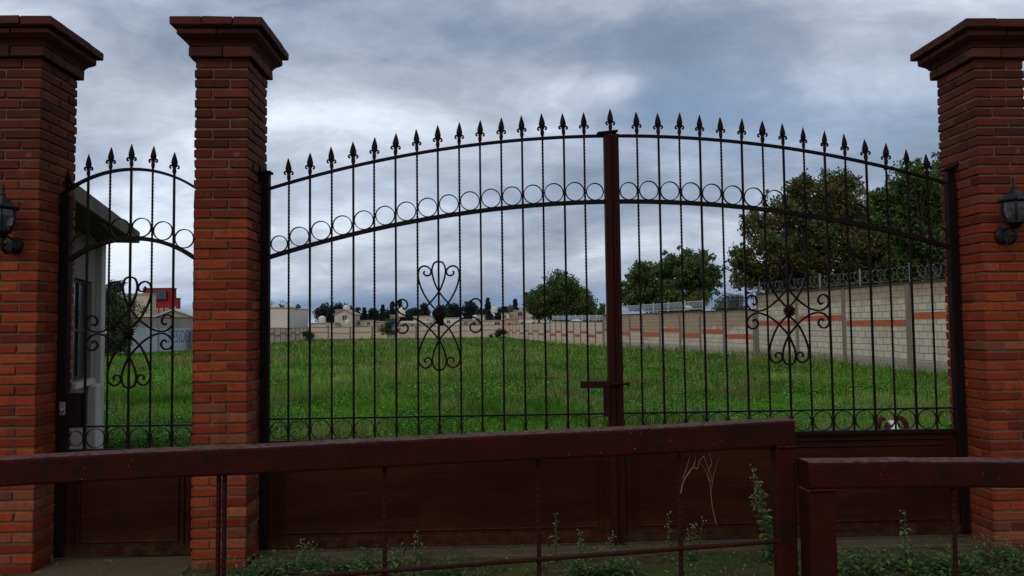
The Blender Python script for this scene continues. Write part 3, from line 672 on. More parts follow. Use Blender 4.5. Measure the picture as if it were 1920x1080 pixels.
wall('farthest stretch of the right side plank wall, shrinking towards the field corner', WD, WE, 1.80, 1.70, [0.003]+[i/11 for i in range(1, 12)], [M_slabs], [.98, .70], bt=.2, cop=.04)
WF = (-29.2, 107.5, 0)
wall('long cream back wall of the field with thin red bands', WE, WF, 1.72, 1.66, [0]+[i/9 for i in range(1, 10)], [M_cream], [1.02, .92, .80, .98, .88], bt=.12, cop=.05)
WG = (-24.9, 77.0, 0); WH = (-24.0, 57, 0)
wall('grey left field wall running away from the camera, left of the back wall', WF, WG, 1.60, 1.62, [i/8 for i in range(9)], [M_slabs], [.8, 1.0], bt=.2, cop=.04)
wall('grey plank wall half hidden by the middle brick pillar', WG, WH, 1.62, 1.60, [0.01]+[i/6 for i in range(1, 7)], [M_slabs], None, cop=.04)

# railing and razor wire on the walls
def fence_on(name, label, A, B, f0, f1, hA, hB, h, posts, coil=None, pickets=False, cat='fence', pm=M_fpaint):
    A, B = np.array(A, float), np.array(B, float); d = B-A; Ln = math.hypot(*d[:2]); yaw = math.atan2(d[1], d[0]); x0, x1 = f0*Ln, f1*Ln
    p = A+d*f0; r = empty(name, (p[0], p[1], hA+(hB-hA)*f0), yaw, label, cat); z = lambda x: (hB-hA)/Ln*x; W_ = x1-x0
    for k in range(posts+1):
        x = W_*k/posts; m = MB(); m.box(x-.02, x+.02, -.02, .02, z(x)+.04, z(x)+h+.1); m.build('fence_post', pm, r)
    if pickets:
        for zz in (.12, h): 
            m = MB(); m.bar((0, 0, z(0)+zz), (W_, 0, z(W_)+zz), .035, .03); m.build('fence_rail', pm, r)
        m = MB(); n = int(W_/.16)
        for i in range(n):
            x = W_*(i+.5)/n; m.tube([(x, 0, z(x)+.14), (x-.05, 0, z(x)+h*.5), (x+.03, 0, z(x)+h-.02)], .013, 4, smooth=False)
        tag(m.build('pickets', pm, r), kind='stuff')
    if coil:
        R_, pitch, wr = coil; n = int(W_/pitch)*14; pts = []
        for i in range(n+1):
            a = i/14*2*PI; jr = R_*(1+.05*math.sin(i*.37)); x = W_*i/n; pts.append((x+.3*R_*math.sin(a*.5), math.cos(a)*jr, z(x)+.10+R_+math.sin(a)*jr))
        m = MB(); m.tube(pts, wr, 4, smooth=False)
        for i in range(0, n, 2):
            q_ = Vector(pts[i]); m.bar(q_-Vector((.02, 0, .012)), q_+Vector((.02, 0, .012)), .003, .012)
        m.build('razor_coil', M_wire, r)
        m = MB(); m.tube([(0, 0, z(0)+.10+R_), (W_, 0, z(W_)+.10+R_)], wr*.7, 4); m.build('strand', M_wire, r)
fence_on('razor_wire', 'coil of galvanised razor wire on top of the nearest whitewashed wall', WA, WB, .10, .99, 2.54, 2.79, .5, 6, (.20, .34, .0032), cat='razor wire', pm=M_wire)
fence_on('railing_fence', 'pale blue slatted railing on top of the lower block wall', WB, WC, frac(1320, WB, WC), .99, 2.15, 2.22, .52, 7, None, True)
fence_on('razor_wire', 'thin razor wire coil on the lower wall in front of the round dark tree', WB, WC, .02, frac(1322, WB, WC), 2.15, 2.22, .5, 4, (.2, .17, .006), cat='razor wire', pm=M_wire)
fence_on('railing_fence', 'pale blue slatted railing on the plank wall below the round leafy tree', WC, WD, .0, .97, 1.78, 1.97, .42, 8, None, True)

# ------------------------------------------------------------------ house on the left
HC = np.array([-4.84, 9.0]); hd = np.array([-3.65+4.49, 6.4-9.0]); hd = hd/np.linalg.norm(hd); hyaw = math.atan2(hd[1], hd[0])
hr = empty('concrete_house', (HC[0], HC[1], 0), hyaw, 'unfinished concrete house with overhanging slab roof behind the leftmost pillar', 'house')
# local x: along the side wall towards the camera, local -y: into the house ; +y faces the field (right of the photo)
b = MB(); z1 = 2.56
# side wall with a window opening x .45-1.2
wx0, wx1, wz0, wz1 = .42, 1.25, .98, 2.06
for (a, c, e, f_) in ((.20, wx0, -.1, z1), (wx1, 2.6, -.1, z1), (wx0, wx1, -.1, wz0), (wx0, wx1, wz1, z1)): b.box(a, c, -.20, -.06, e, f_)
b.box(.0, .14, -4.5, -.22, -.1, z1); b.box(2.46, 2.6, -4.5, -.202, -.1, z1); b.box(.14, 2.46, -4.5, -4.36, -.1, z1)
b.build('wall', M_conc, hr)
M_colm = mat('whitewashed_column', conc((.42, .40, .37), (.31, .29, .265), 4, .3), rough=.9, spec=.1)
b = MB(); b.cbox(-.02, .19, -.21, .0, -.1, z1-.001, .006, .002); b.build('corner_column', M_colm, hr)
b = MB(); b.cbox(-.02-.02, 3.3, -4.8, .36, z1+.001, z1+.145, .008, .003); b.build('roof_slab', mat('shaded_roof_slab', conc((.15, .13, .105), (.085, .075, .062)), rough=.9, spec=.1), hr)  # whole slab coloured darker to carry the shade under the eave
b = MB(); b.box(wx0-.05, wx1+.05, -.055, -.02, wz0-.07, wz0-.01); b.build('window_sill', M_colm, hr)
b = MB()
for (a, c, e, f_) in ((wx0, wx1, wz0, wz0+.04), (wx0, wx1, wz1-.04, wz1), (wx0, wx0+.04, wz0+.04, wz1-.04), (wx1-.04, wx1, wz0+.04, wz1-.04), (.82, .86, wz0+.04, wz1-.04), (wx0+.04, .82, 1.50, 1.53), (.86, wx1-.04, 1.50, 1.53)): b.box(a, c, -.14, -.10, e, f_)
w_ = b.build('window', M_lamp, hr)
b = MB(); b.box(wx0+.01, wx1-.01, -.125, -.118, wz0+.01, wz1-.01); b.build('pane', M_glassd, w_)
b = MB(); b.cbox(.21, .60, -.058, .04, -.1, .9, .01, .004); b.build('plinth', M_colm, hr)

# ------------------------------------------------------------------ buildings of the town
def house(name, label, x0, x1, ytop, Y, m_, depth=5.0, wins=(), parapet=.12, yaw=0.0, cat='house', roofm=None, gable=False, z0=-.1, winm=None, group=None, band=None, roof_t=.15):
    """x0..x1, ytop: what the facade spans in the photograph at distance Y; windows as (fx, fz, w, h) in metres"""
    a, c = at(x0, ytop, Y), at(x1, ytop, Y); w = c[0]-a[0]; h = (a[2]+c[2])/2
    r = empty(name, ((a[0]+c[0])/2, Y, 0), yaw, label, cat, group)
    b = MB(); b.box(-w/2, w/2, 0, depth, z0, h)
    if gable: b.add([(-w/2, 0, h), (w/2, 0, h), (0, 0, h+gable), (-w/2, depth, h), (w/2, depth, h), (0, depth, h+gable)], [(0, 1, 2), (3, 5, 4), (0, 2, 5, 3), (1, 4, 5, 2)])
    b.build('wall', m_, r)
    if gable:
        b = MB()
        for s in (-1, 1): b.bar((s*(w/2+.2), depth/2, h-.05+.06), (s*.0, depth/2, h+gable+.10), .12, depth+.4)
        b.build('roof', roofm or M_grey, r)
    else:
        b = MB(); b.box(-w/2-.08, w/2+.08, -.08, depth+.08, h+.003, h+.003+roof_t); b.build('roof', roofm or M_grey, r)
    if band: b = MB(); b.box(-w/2-.01, w/2+.01, -.012, depth+.01, band[0], band[1]); b.build('painted_band', band[2], r)
    for (fx, fz, ww, wh) in wins:
        b = MB(); 
        for (p0, p1, p2, p3) in ((-.06, ww+.06, -.06, 0), (-.06, ww+.06, wh, wh+.06), (-.06, 0, 0, wh), (ww, ww+.06, 0, wh), (ww/2-.02, ww/2+.02, 0, wh)):
            b.box(-w/2+fx+p0, -w/2+fx+p1, -.03, .02, fz+p2, fz+p3)
        wo = b.build('window', winm or M_white, r)
        b = MB(); b.box(-w/2+fx, -w/2+fx+ww, -.012, .015, fz, fz+wh); b.build('pane', M_glassd, wo)
    return r, w, h
def tank(label, px, py, Y, r=.55, h=1.1, m_=M_tank):
    p = at(px, py, Y); t_ = empty('water_tank', (p[0], Y+1.0, p[2]), 0, label, 'water tank', 'rooftop water tanks')
    k = (Y+1.0)/Y; t_.location.z = 1.5+(p[2]-1.5)*k
    b = MB(); b.lathe([(r, 0), (r, h*.25), (r*.96, h*.27), (r, h*.3), (r, h*.6), (r*.96, h*.62), (r, h*.65), (r*.95, h*.8), (r*.5, h*.95), (r*.32, h)], 14); b.build('tank_body', m_, t_)
    b = MB(); b.lathe([(r*.3, h+.001), (r*.3, h*1.06), (r*.1, h*1.1)], 10); b.build('tank_lid', M_black if m_ is M_tank else m_, t_)
# left building behind the left wall: two visible faces
bx, wB, hB = house('rendered_building', 'plain whitish flat roofed building with cluttered roof behind the left field wall', 470, 541, 579, 110, M_white, 10.6, yaw=0.0, cat='building')
b = MB()
for k in range(12):
    x = -wB/2+random.uniform(1.6, wB-.5); b.tube([(x, .5+random.random()*8, hB+.15), (x+random.uniform(-.3, .3), 1, hB+.15+random.uniform(.3, 1.3))], .035, 4, smooth=False)
tag(b.build('antenna_poles', M_black, bx), kind='stuff')
for i, (px, lab, m_, w) in enumerate(((524, 'white sack of rooftop clutter left on the whitish building', M_tank, .9), (551, 'pale heaped bundle on the right of the whitish building roof', M_tank, 1.0), (566, 'small dark bundle at the far right corner of the whitish building roof', M_black, .6), (532, 'dark leaning sheet between the roof bundles of the whitish building', M_black, .9))):
    p = at(px, 579, 112+i); r = empty('roof_bundle', (p[0]-.6, 112+i, hB+.16), 0, lab, 'bundle'); b = MB()
    b.lathe([(w*.5, 0), (w*.6, .15), (w*.45, .4), (w*.2, .6), (w*.05, .66)], 7, smooth=False); b.lathe([(w*.3, .0), (w*.35, .2), (w*.1, .45)], 6, w*.4, .1, smooth=False); b.build('bundle_cloth', m_, r)
house('red_building', 'crimson two storey building with small white windows and a dark glazed top corner', 268, 323, 541, 95, M_red, 1.2, [(1.55+i*.68, 3.5, .28, .75) for i in range(3)], cat='building', roofm=M_red, roof_t=.08)
rb, w_b, h_b = house('red_annex', 'small crimson annex with thin roof right of the larger crimson building', 324, 332, 560, 95, M_red, 1, [(.12, 3.6, .22, .8)], cat='building', roofm=M_red, roof_t=.1)
p = at(302, 547, 94.9); r = empty('rooftop_glazing', (p[0], 94.8, p[2]-.6), 0, 'dark glazed panel set in the crimson building top', 'glazing'); b = MB(); b.box(-1.1, .75, -.16, .1, -.35, .75); b.build('dark_pane', M_glassd, r)
b = MB(); 
for k in range(6): b.bar((-1.1+.37*k, -.18, -.35), (-1.1+.37*k, -.18, .75), .04, .03)
b.build('glazing_frame', M_black, r)
house('beige_building', 'large blank beige building behind the side gate, left of the crimson one', 205, 286, 553, 78, M_cream, .8, cat='building')
house('shed_roof_building', 'low shed with a pale blue sheet roof in front of the crimson building', 287, 366, 596, 64, M_grey, 6, cat='shed', roofm=M_tin, gable=.62)
# painted wall with the faded letters
PA, PB = at(205, 640, 50.0), at(372, 640, 58.5); PA[2] = PB[2] = 0
pw, Hf, Ln = wall('old wall with white lower paint and faded blue lettering behind the side gate', PA, PB, 2.42, 2.42, [0, .5, 1], [M_grey], None, postm=M_grey, cop=.05)
b = MB(); b.box(.12, Ln*.5-.115, -.092, -.081, .0, 1.72); b.box(Ln*.5+.115, Ln-.12, -.092, -.081, .0, 1.66); b.build('whitewash_band', mat('flaking_whitewash', conc((.50, .52, .55), (.36, .38, .40), 1.6, .5, (.25, .25, .26)), rough=.9), pw)
tcv = bpy.data.curves.new('txt', 'FONT'); tcv.body = 'RESIDENCIAL'; tcv.size = 1.32; tcv.extrude = .004; tcv.space_character = 1.02
to = bpy.data.objects.new('txt', tcv); link(to); dg = bpy.context.evaluated_depsgraph_get(); me = bpy.data.meshes.new_from_object(to.evaluated_get(dg)); bpy.data.objects.remove(to)
me.materials.clear(); me.materials.append(M_letter)
def pfrac(px): return frac(px, PA, PB)
lo = bpy.data.objects.new('faded_lettering', me); link(lo, pw); lo.rotation_euler = (PI/2, 0, 0); lo.location = (pfrac(313)*Ln, -.097, .62)
lo.scale = (((pfrac(360)-pfrac(328))*Ln)/3.55, 1, 1)

TOWN = [  # name, label, x0, x1, ytop, Y, material, windows, gable
 ('gabled_house', 'cream gabled house with one white window, left of the small bushy tree', 627, 662, 590, 116, M_cream, [(1.2, 2.7, .7, .8)], .75),
 ('low_house', 'long low beige house at the left end of the town, beside the gabled house', 582, 628, 607, 113, M_cream, [(2.4, 1.72, .35, .3)], 0),
 ('block_annex', 'grey raised block on the roof line left of the cream gable', 629, 641, 582, 121, M_grey, [], 0),
 ('flat_house', 'beige flat roofed house right of the cream gable with a ragged parapet', 662, 700, 602, 119, M_cream, [(.6, 2.0, .5, .5), (2.2, 2.0, .5, .5)], 0),
 ('low_house', 'low grey house directly behind the small tree by the back wall', 698, 738, 604, 114, M_grey, [(1.2, 1.75, .5, .4)], 0),
 ('brick_tower_house', 'narrow unfinished tower behind the small tree by the back wall', 732, 741, 592, 122, M_peach, [(.2, 2.6, .35, .5)], 0),
 ('warehouse', 'wide low house with a bright white roof edge left of the rosette', 738, 805, 606, 117, M_grey, [(1, 1.7, .5, .35), (2.6, 1.7, .5, .35)], 0),
 ('cream_house', 'cream box house just left of the gate rosette', 775, 812, 594, 124, M_cream, [(2.2, 2.3, .4, .5), (.5, 2.3, .4, .5)], 0),
 ('white_house', 'pale low house right of the gate rosette', 832, 866, 597, 121, M_white, [(.5, 2.1, .5, .5)], 0),
 ('grey_house', 'grey house with two dark windows between rosette and the white tank', 862, 898, 600, 118, M_grey, [(.7, 1.8, .5, .6), (2.0, 1.8, .5, .6)], 0),
 ('cream_house', 'small cream house with a white window below the white tower tank', 890, 908, 592, 126, M_cream, [(.4, 2.5, .5, .5)], 0),
 ('low_house', 'long low whitish house in front of the tank house', 905, 948, 602, 115, M_cream, [(1.8, 1.7, .8, .5)], 0),
 ('white_house', 'white tall fronted house left of the stepped house', 940, 955, 588, 124, M_white, [(.4, 2.9, .4, .5)], 0),
 ('stepped_house', 'grey house with a raised stair head, tallest of the right side of town', 955, 988, 583, 128, M_grey, [(1.4, 3.2, .8, .7), (.4, 2.4, .4, .5)], 0),
 ('stair_head', 'pale stair head block at the top of the stepped house', 974, 991, 578, 133, M_cream, [(.5, 4.2, .35, .35)], 0),
 ('cream_house', 'cream house with dark window just left of the big round tree', 986, 1006, 585, 126, M_cream, [(.8, 2.6, .5, .5)], 0),
 ('low_house', 'low peach house in front of the stepped house', 946, 968, 598, 112, M_peach, [(.5, 1.7, .5, .4)], 0),
 ('low_house', 'whitish low house right of the peach house, close to the wall', 968, 1022, 598, 113, M_white, [(.7, 1.75, .55, .4), (2.4, 1.75, .4, .4), (3.2, 1.75, .4, .4)], 0),
 ('ochre_house', 'low ochre topped house with a white arched window right of the big round tree', 1100, 1140, 590, 95, M_grey, [(1.2, 1.9, .8, .6)], 0),
]
for (nm, lab, x0, x1, yt, Y, m_, wn, gb) in TOWN:
    house(nm, lab, x0, x1, yt, Y, m_, 5.0, wn, gable=gb, roofm=(M_white if nm == 'warehouse' else M_peach if nm == 'ochre_house' else None), group=('low houses beyond the back wall' if nm == 'low_house' else None), roof_t=(.35 if nm in ('warehouse', 'ochre_house') else .15))
for a in (('white water tank on the peak of the cream gabled house', 647, 585, 118), ('white water tank on the low house at the left end of town', 601, 606, 113.5), ('small white water tank at the foot of the gabled house', 649, 609, 111.5, .4, .8),
          ('tall white water tank left of the left rosette curl', 752, 594, 119, .55, 1.5), ('white water tank on a tower right of the rosette', 927, 587, 127, .5, 1.2), ('dark water tank between the two white houses', 957, 585, 123, .5, 1.1, M_black), ('grey water tank on the low house below the tall conifer', 890, 600, 116, .4, .8)): tank(*a)
p = at(736, 599, 110.5); r = empty('blue_tarp', (p[0], 110.5, 1.75), 0, 'bright blue tarp bundle beside the small tree at the back wall', 'tarp'); b = MB(); b.lathe([(.8, 0), (.75, .4), (.5, .8), (.1, 1.05)], 7, smooth=False); b.build('tarp_cloth', M_blue, r)
p = at(1290, 578, 46.2); r = empty('plastic_bag', p, 0, 'white plastic bag snagged on the pale railing', 'bag'); b = MB()
b.lathe([(.05, -.16), (.24, -.08), (.30, .02), (.18, .12), (.05, .17)], 8, flat=.5, smooth=False); b.lathe([(.04, .02), (.16, .08), (.1, .16), (.03, .24)], 6, -.2, 0, smooth=False); b.build('bag_film', M_tank, r)

# ------------------------------------------------------------------ trees
def leafcloud(cent, rad, n, size, cols, rng, flatz=.85, droop=0.0):
    """n small leaf faces gathered round the cluster centres; two bent triangles each"""
    cent = np.array(cent); pr_ = np.array(rad)**1.7; k = rng.choice(len(cent), n, p=pr_/pr_.sum()); rr = np.array(rad)[k][:, None]
    d = rng.normal(size=(n, 3)); d /= np.linalg.norm(d, axis=1)[:, None]; d *= rng.random((n, 1))**.6*1.25
    d[:, 2] *= flatz; pos = cent[k]+d*rr; pos[:, 2] -= droop*rng.random(n)
    a = rng.normal(size=(n, 3)); a /= np.linalg.norm(a, axis=1)[:, None]; b = np.cross(a, rng.normal(size=(n, 3))); b /= np.linalg.norm(b, axis=1)[:, None]
    s = size*rng.uniform(.6, 1.35, (n, 1))
    v = np.stack([pos-a*s, pos+b*s*.5, pos+a*s, pos-b*s*.5], 1).reshape(-1, 3)
    f = np.arange(4*n).reshape(n, 4)
    cc = np.array(cols); kc = rng.choice(len(cc), len(cent)); mixv = rng.random((n, 1))*.75
    c = cc[kc[k]]*(1-mixv)+cc[rng.integers(0, len(cc), n)]*mixv; c = c*rng.uniform(.75, 1.25, (n, 1))
    return v, f, np.repeat(c, 4, 0)
G1 = [(.085, .135, .030), (.065, .11, .026), (.13, .17, .045), (.05, .085, .026)]
G2 = [(.115, .115, .035), (.16, .13, .05), (.09, .11, .030), (.13, .085, .04)]
G3 = [(.040, .065, .036), (.030, .052, .034), (.050, .072, .040)]
G4 = [(.070, .120, .030), (.050, .095, .025), (.090, .135, .040)]
def tree(name, label, base, lobes, n, size, cols, trunk_r, kper=9, seed=1, group=None, trunk_top=None, cat='tree', cr=.42, sparse=None, limb=.25):
    """lobes: (dx, dy, z, rx, rz) ellipsoids in metres relative to the trunk foot"""
    rng = np.random.default_rng(seed); random.seed(seed)
    r = empty(name, (base[0], base[1], 0), 0, label, cat, group)
    tt = trunk_top or min(l[2] for l in lobes)*.75
    b = MB(); bend = random.uniform(-.15, .15)
    trunk = spline([(0, 0, -.1), (bend*.4, 0, tt*.4), (bend, .05, tt*.8), (bend*.6, 0, tt)], 4)
    b.tube(trunk, [trunk_r*(1.25-.55*i/(len(trunk)-1)) for i in range(len(trunk))], 8)
    cent, rad = [], []
    vol = sum(l[3]**2*l[4] for l in lobes)
    for (lx, ly, lz, rx, rz) in lobes:
        hub = (lx*.55, ly*.5, tt+(lz-tt)*.45)
        lim = spline([(bend*.6, 0, tt), tuple(np.array(hub)+rng.normal(size=3)*.12*rx), (lx, ly, lz)], 4)
        b.tube(lim, [trunk_r*(.62-.45*i/(len(lim)-1)) for i in range(len(lim))], 6)
        for j in range(kper+kper//2):
            d = rng.normal(size=3); d /= np.linalg.norm(d); q_ = rng.random()**.4*.92 if j < kper else rng.uniform(1.0, 1.32)
            c = np.array([lx, ly, lz])+d*q_*np.array([rx, rx, rz]); cent.append(c); rad.append((cr*rx+.08)*(rng.uniform(.55, 1.3) if j < kper else rng.uniform(.3, .6)))
            s = lim[len(lim)//2+rng.integers(0, len(lim)//2)]
            midp = (np.array(s)+c)/2+rng.normal(size=3)*.08*rx
            b.tube(spline([s, midp, c], 3), [trunk_r*limb*(1-.13*i) for i in range(7)], 4, smooth=False)
    b.build('trunk', M_bark, r)
    v, f, c = leafcloud(cent, rad, n, size, cols, rng)
    npmesh('crown', v, f, c, M_leaf, r); return r
# big tree over the right wall
def T(px, py, Y, base): p = at(px, py, Y); return (p[0]-base[0], p[1]-base[1], p[2])
b0 = at(1530, 600, 34.5); base = (b0[0]+.3, 34.5)
def lob(px, py, Y, rx, rz): t_ = T(px, py, Y, base); return (t_[0], t_[1], t_[2], rx, rz)
tree('broadleaf_tree', 'largest tree, sparse and brownish green, spreading over the nearest whitewashed wall', base,
     [lob(1545, 372, 35, 1.35, 1.15), lob(1475, 405, 34, 1.15, 1.1), lob(1610, 405, 36, 1.25, 1.1), lob(1440, 470, 33.5, 1.0, 1.1), lob(1520, 465, 35, 1.5, 1.2), lob(1600, 480, 35, 1.4, 1.1), lob(1400, 520, 34.5, .8, .8), lob(1470, 530, 36, 1.2, .8), lob(1560, 530, 36, 1.4, .8), lob(1420, 425, 35, .7, .7), lob(1650, 520, 35, 1.1, .8), lob(1500, 350, 34, .6, .6), lob(1575, 345, 35, .8, .6), lob(1620, 440, 35, 1.0, .8), lob(1545, 420, 35, 1.2, .9), lob(1665, 450, 35, 1.1, 1.0), lob(1690, 480, 34, 1.0, .9), lob(1480, 480, 34, .9, .9), lob(1700, 525, 35, .9, .6), lob(1660, 410, 35, .9, .7), lob(1500, 500, 35, 1.3, .8), lob(1620, 540, 35, 1.2, .6), lob(1390, 480, 34, .5, .5)],
     76000, .078, G2+G1[:2], .15, 34, 3, cr=.30, trunk_top=2.6)
b0 = at(1725, 600, 29); base = (b0[0]+.6, 29)
tree('broadleaf_tree', 'bright green leafy tree at the right edge beside the lantern pillar', base,
     [lob(1715, 345, 29, .95, .85), lob(1770, 375, 29, 1.0, 1.0), lob(1690, 420, 29.5, .9, .9), lob(1750, 450, 29, 1.0, .9), lob(1700, 490, 30, .8, .6), lob(1650, 380, 30, .5, .6), lob(1790, 310, 29.5, .8, .7), lob(1700, 380, 29.5, .8, .8), lob(1735, 410, 30, .9, .8), lob(1760, 500, 30, .9, .6)],
     42000, .075, G1+G4[:1], .11, 28, 5, cr=.33, trunk_top=2.6)
b0 = at(1262, 600, 60); base = (b0[0], 60.0)
tree('broadleaf_tree', 'mid distance green tree with two uneven domes behind the pale railing', base,
     [lob(1288, 500, 60, 1.7, 1.5), lob(1255, 510, 61, 1.3, 1.3), lob(1205, 520, 60, 1.25, 1.2), lob(1325, 520, 60, 1.1, 1.2), lob(1190, 555, 60, 1.1, 1.0), lob(1240, 555, 60, 1.5, 1.1), lob(1300, 555, 60, 1.4, 1.0)],
     34000, .12, G1, .17, 24, 8, cr=.34, trunk_top=2.3)
b0 = at(1290, 600, 57); base = (b0[0], 57.0)
tree('shrub', 'yellowish brown shrub under the two domed tree behind the railing', base, [lob(1284, 568, 57, .9, .8), lob(1305, 575, 57, .6, .6)], 3500, .09, [(.13, .10, .03), (.09, .085, .03)], .06, 8, 9, cat='shrub', trunk_top=1.2)
b0 = at(1052, 600, 82); base = (b0[0], 82.0)
tree('broadleaf_tree', 'dense round green tree left of the gate centre post', base,
     [lob(1050, 545, 82, 1.9, 1.6), lob(1020, 565, 82, 1.6, 1.4), lob(1085, 565, 82, 1.5, 1.3), lob(1045, 580, 82, 2.1, 1.1), lob(1098, 583, 82, 1.0, .8), lob(1008, 580, 82, 1.0, 1.0)],
     38000, .13, G1, .2, 30, 12, cr=.42, trunk_top=1.8)
b0 = at(1130, 600, 70); base = (b0[0], 70.0)
tree('shrub', 'small green bush directly beside the gate centre post above the plank wall', base, [lob(1130, 590, 70, .55, .8), lob(1128, 580, 70, .35, .5)], 2500, .08, G1, .05, 8, 14, cat='shrub', trunk_top=1.2)
b0 = at(1370, 600, 105); base = (b0[0], 105.0)
tree('dome_tree', 'rounded dark tree seen between the big tree and the two domed tree', base, [lob(1372, 573, 105, 1.7, 1.5), lob(1355, 580, 105, 1.1, .9), lob(1388, 582, 105, .8, .9)], 9000, .12, G3, .2, 14, 15, cr=.5, trunk_top=1.8)
b0 = at(728, 632, 103.5); base = (b0[0], 103.5)
tree('garden_tree', 'small bushy green tree standing alone in front of the cream back wall', base, [lob(730, 604, 103.5, .75, .7), lob(722, 617, 103.5, .8, .7), lob(737, 618, 103.5, .75, .7)], 5000, .07, [(.045, .085, .035), (.035, .07, .03)], .05, 9, 16, cr=.5, trunk_top=.6)
b0 = at(577, 640, 97); base = (b0[0], 97.0)
tree('bush', 'dark bush in the left far corner of the field', base, [lob(577, 627, 97, .6, .6), lob(583, 633, 97, .5, .4)], 2200, .07, G3, .04, 8, 17, cat='bush', trunk_top=.3)
b0 = at(939, 630, 101); base = (b0[0], 101.0)
tree('bush', 'dark bush in the right far corner of the field beside the agave', base, [lob(939, 622, 101, .55, .55), lob(936, 627, 101, .5, .4)], 2200, .07, G3, .04, 8, 18, cat='bush', trunk_top=.3)
b0 = at(220, 640, 44); base = (b0[0]-.2, 44.0)
tree('conifer_tree', 'dark shaggy tree behind the small gate, right of the concrete column', base, [lob(212, 560, 44, .9, 1.0), lob(222, 590, 44, 1.1, .9), lob(205, 610, 44, 1.0, 1.0), lob(222, 635, 44, .7, .7), lob(200, 575, 44, .8, 1.2), lob(205, 645, 44, .8, .7)], 15000, .07, G3+G1[:1], .12, 10, 19, cr=.45, trunk_top=.8)
# agave
b0 = gr(921, 634); r = empty('agave', (b0[0], 100, 0), 0, 'spiky agave plant in front of the back wall near the right corner', 'agave'); b = MB()
for k in range(22):
    a = random.uniform(0, 2*PI); e = random.uniform(.4, 1.3); Lf = random.uniform(.6, 1.0); d = np.array([math.cos(a)*math.cos(e), math.sin(a)*math.cos(e), math.sin(e)])*Lf
    s = np.array([-math.sin(a), math.cos(a), 0])*.06; b.add([-s, s, d*.5+s*1.1, d*.5-s*1.1, d-np.array([0, 0, .08])], [(0, 1, 2, 3), (3, 2, 4)], (.06, .10, .05))
b.build('agave_leaves', M_leaf, r)
# distant row of dark trees
def conifer(label, px, ptop, Y, wpx, kind, seed, group='dark trees far beyond the town'):
    rng = np.random.default_rng(seed); p = at(px, ptop, Y); w = wpx/FPX*Y/2; H_ = p[2]
    r = empty('pine_tree' if kind == 'cone' else 'far_tree', (p[0], Y, 0), 0, label, 'tree', group)
    b = MB(); b.tube([(0, 0, -.1), (0, 0, H_*.9)], [w*.12, w*.03], 6); b.build('trunk', M_bark, r)
    cent, rad = [], []
    nC = 46 if kind == 'cone' else 34
    for k in range(nC):
        if kind == 'cone':
            f_ = (k+.5)/nC; z = H_*(.12+.88*f_); rr = w*(1-f_)**.75*rng.uniform(.55, 1.05)+.1; a = rng.uniform(0, 2*PI)
            cent.append((math.cos(a)*rr*.75, math.sin(a)*rr*.75, z)); rad.append(max(.3, rr*.55))
        else:
            d = rng.normal(size=3); d /= np.linalg.norm(d); q_ = rng.random()**.45; cent.append((d[0]*q_*w*.8, d[1]*q_*w*.8, H_*.62+d[2]*q_*H_*.33)); rad.append(w*.50)
    v, f, c = leafcloud(cent, rad, 3400, .34, [(.022, .042, .040), (.016, .034, .036), (.030, .052, .042)], rng)
    npmesh('crown', v, f, c, M_leaf, r)
FAR = [('broad dark tree at the left end of the far tree row', 608, 571, 205, 34, 'r'), ('taller broad dark tree second from the left end of the far row', 634, 568, 210, 36, 'r'), ('dark tree behind the water tank of the gabled house', 655, 570, 200, 26, 'r'),
 ('thin dark spire tree right of the gabled house', 683, 578, 205, 12, 'cone'), ('dark round tree left of a thin forked one, above the flat house', 700, 575, 215, 22, 'r'), ('dark narrow tree above the ragged parapet', 717, 573, 205, 18, 'cone'),
 ('pointed cypress behind the small garden tree', 736, 567, 190, 15, 'cone'), ('cypress directly above the tall white tank', 750, 564, 220, 12, 'cone'), ('dark tree left of the iron rosette', 778, 573, 205, 28, 'r'), ('dark leaning tree above the cream box house', 796, 569, 195, 20, 'r'),
 ('dark tree just behind the iron rosette', 826, 573, 215, 26, 'r'), ('broad dark tree right of the iron rosette', 852, 567, 205, 30, 'r'), ('dark tree behind the right rosette curl', 880, 563, 205, 28, 'r'), ('tall pointed pine right of the rosette, left of the tower tank', 915, 560, 185, 20, 'cone'),
 ('low dark tree right of the tall pointed pine', 938, 579, 220, 22, 'r'), ('medium pointed pine above the white fronted house', 966, 562, 190, 19, 'cone'), ('low dark tree left of the medium pine', 950, 572, 215, 18, 'r'), ('pointed pine touching the round leafy tree', 987, 551, 150, 18, 'cone'),
 ('low dark tree behind the stepped house', 976, 575, 225, 20, 'r'), ('faint low tree between spire and round tree of the far row', 668, 578, 225, 24, 'r'), ('low filler tree behind the warehouse roof', 764, 580, 225, 26, 'r'), ('low wide tree far behind the tank tower', 905, 582, 230, 34, 'r'), ('low wide tree far behind the cypress pair', 728, 582, 235, 30, 'r'), ('low wide tree at the centre of the far row', 840, 582, 235, 40, 'r')]
for i, a in enumerate(FAR): conifer(*a, seed=100+i)

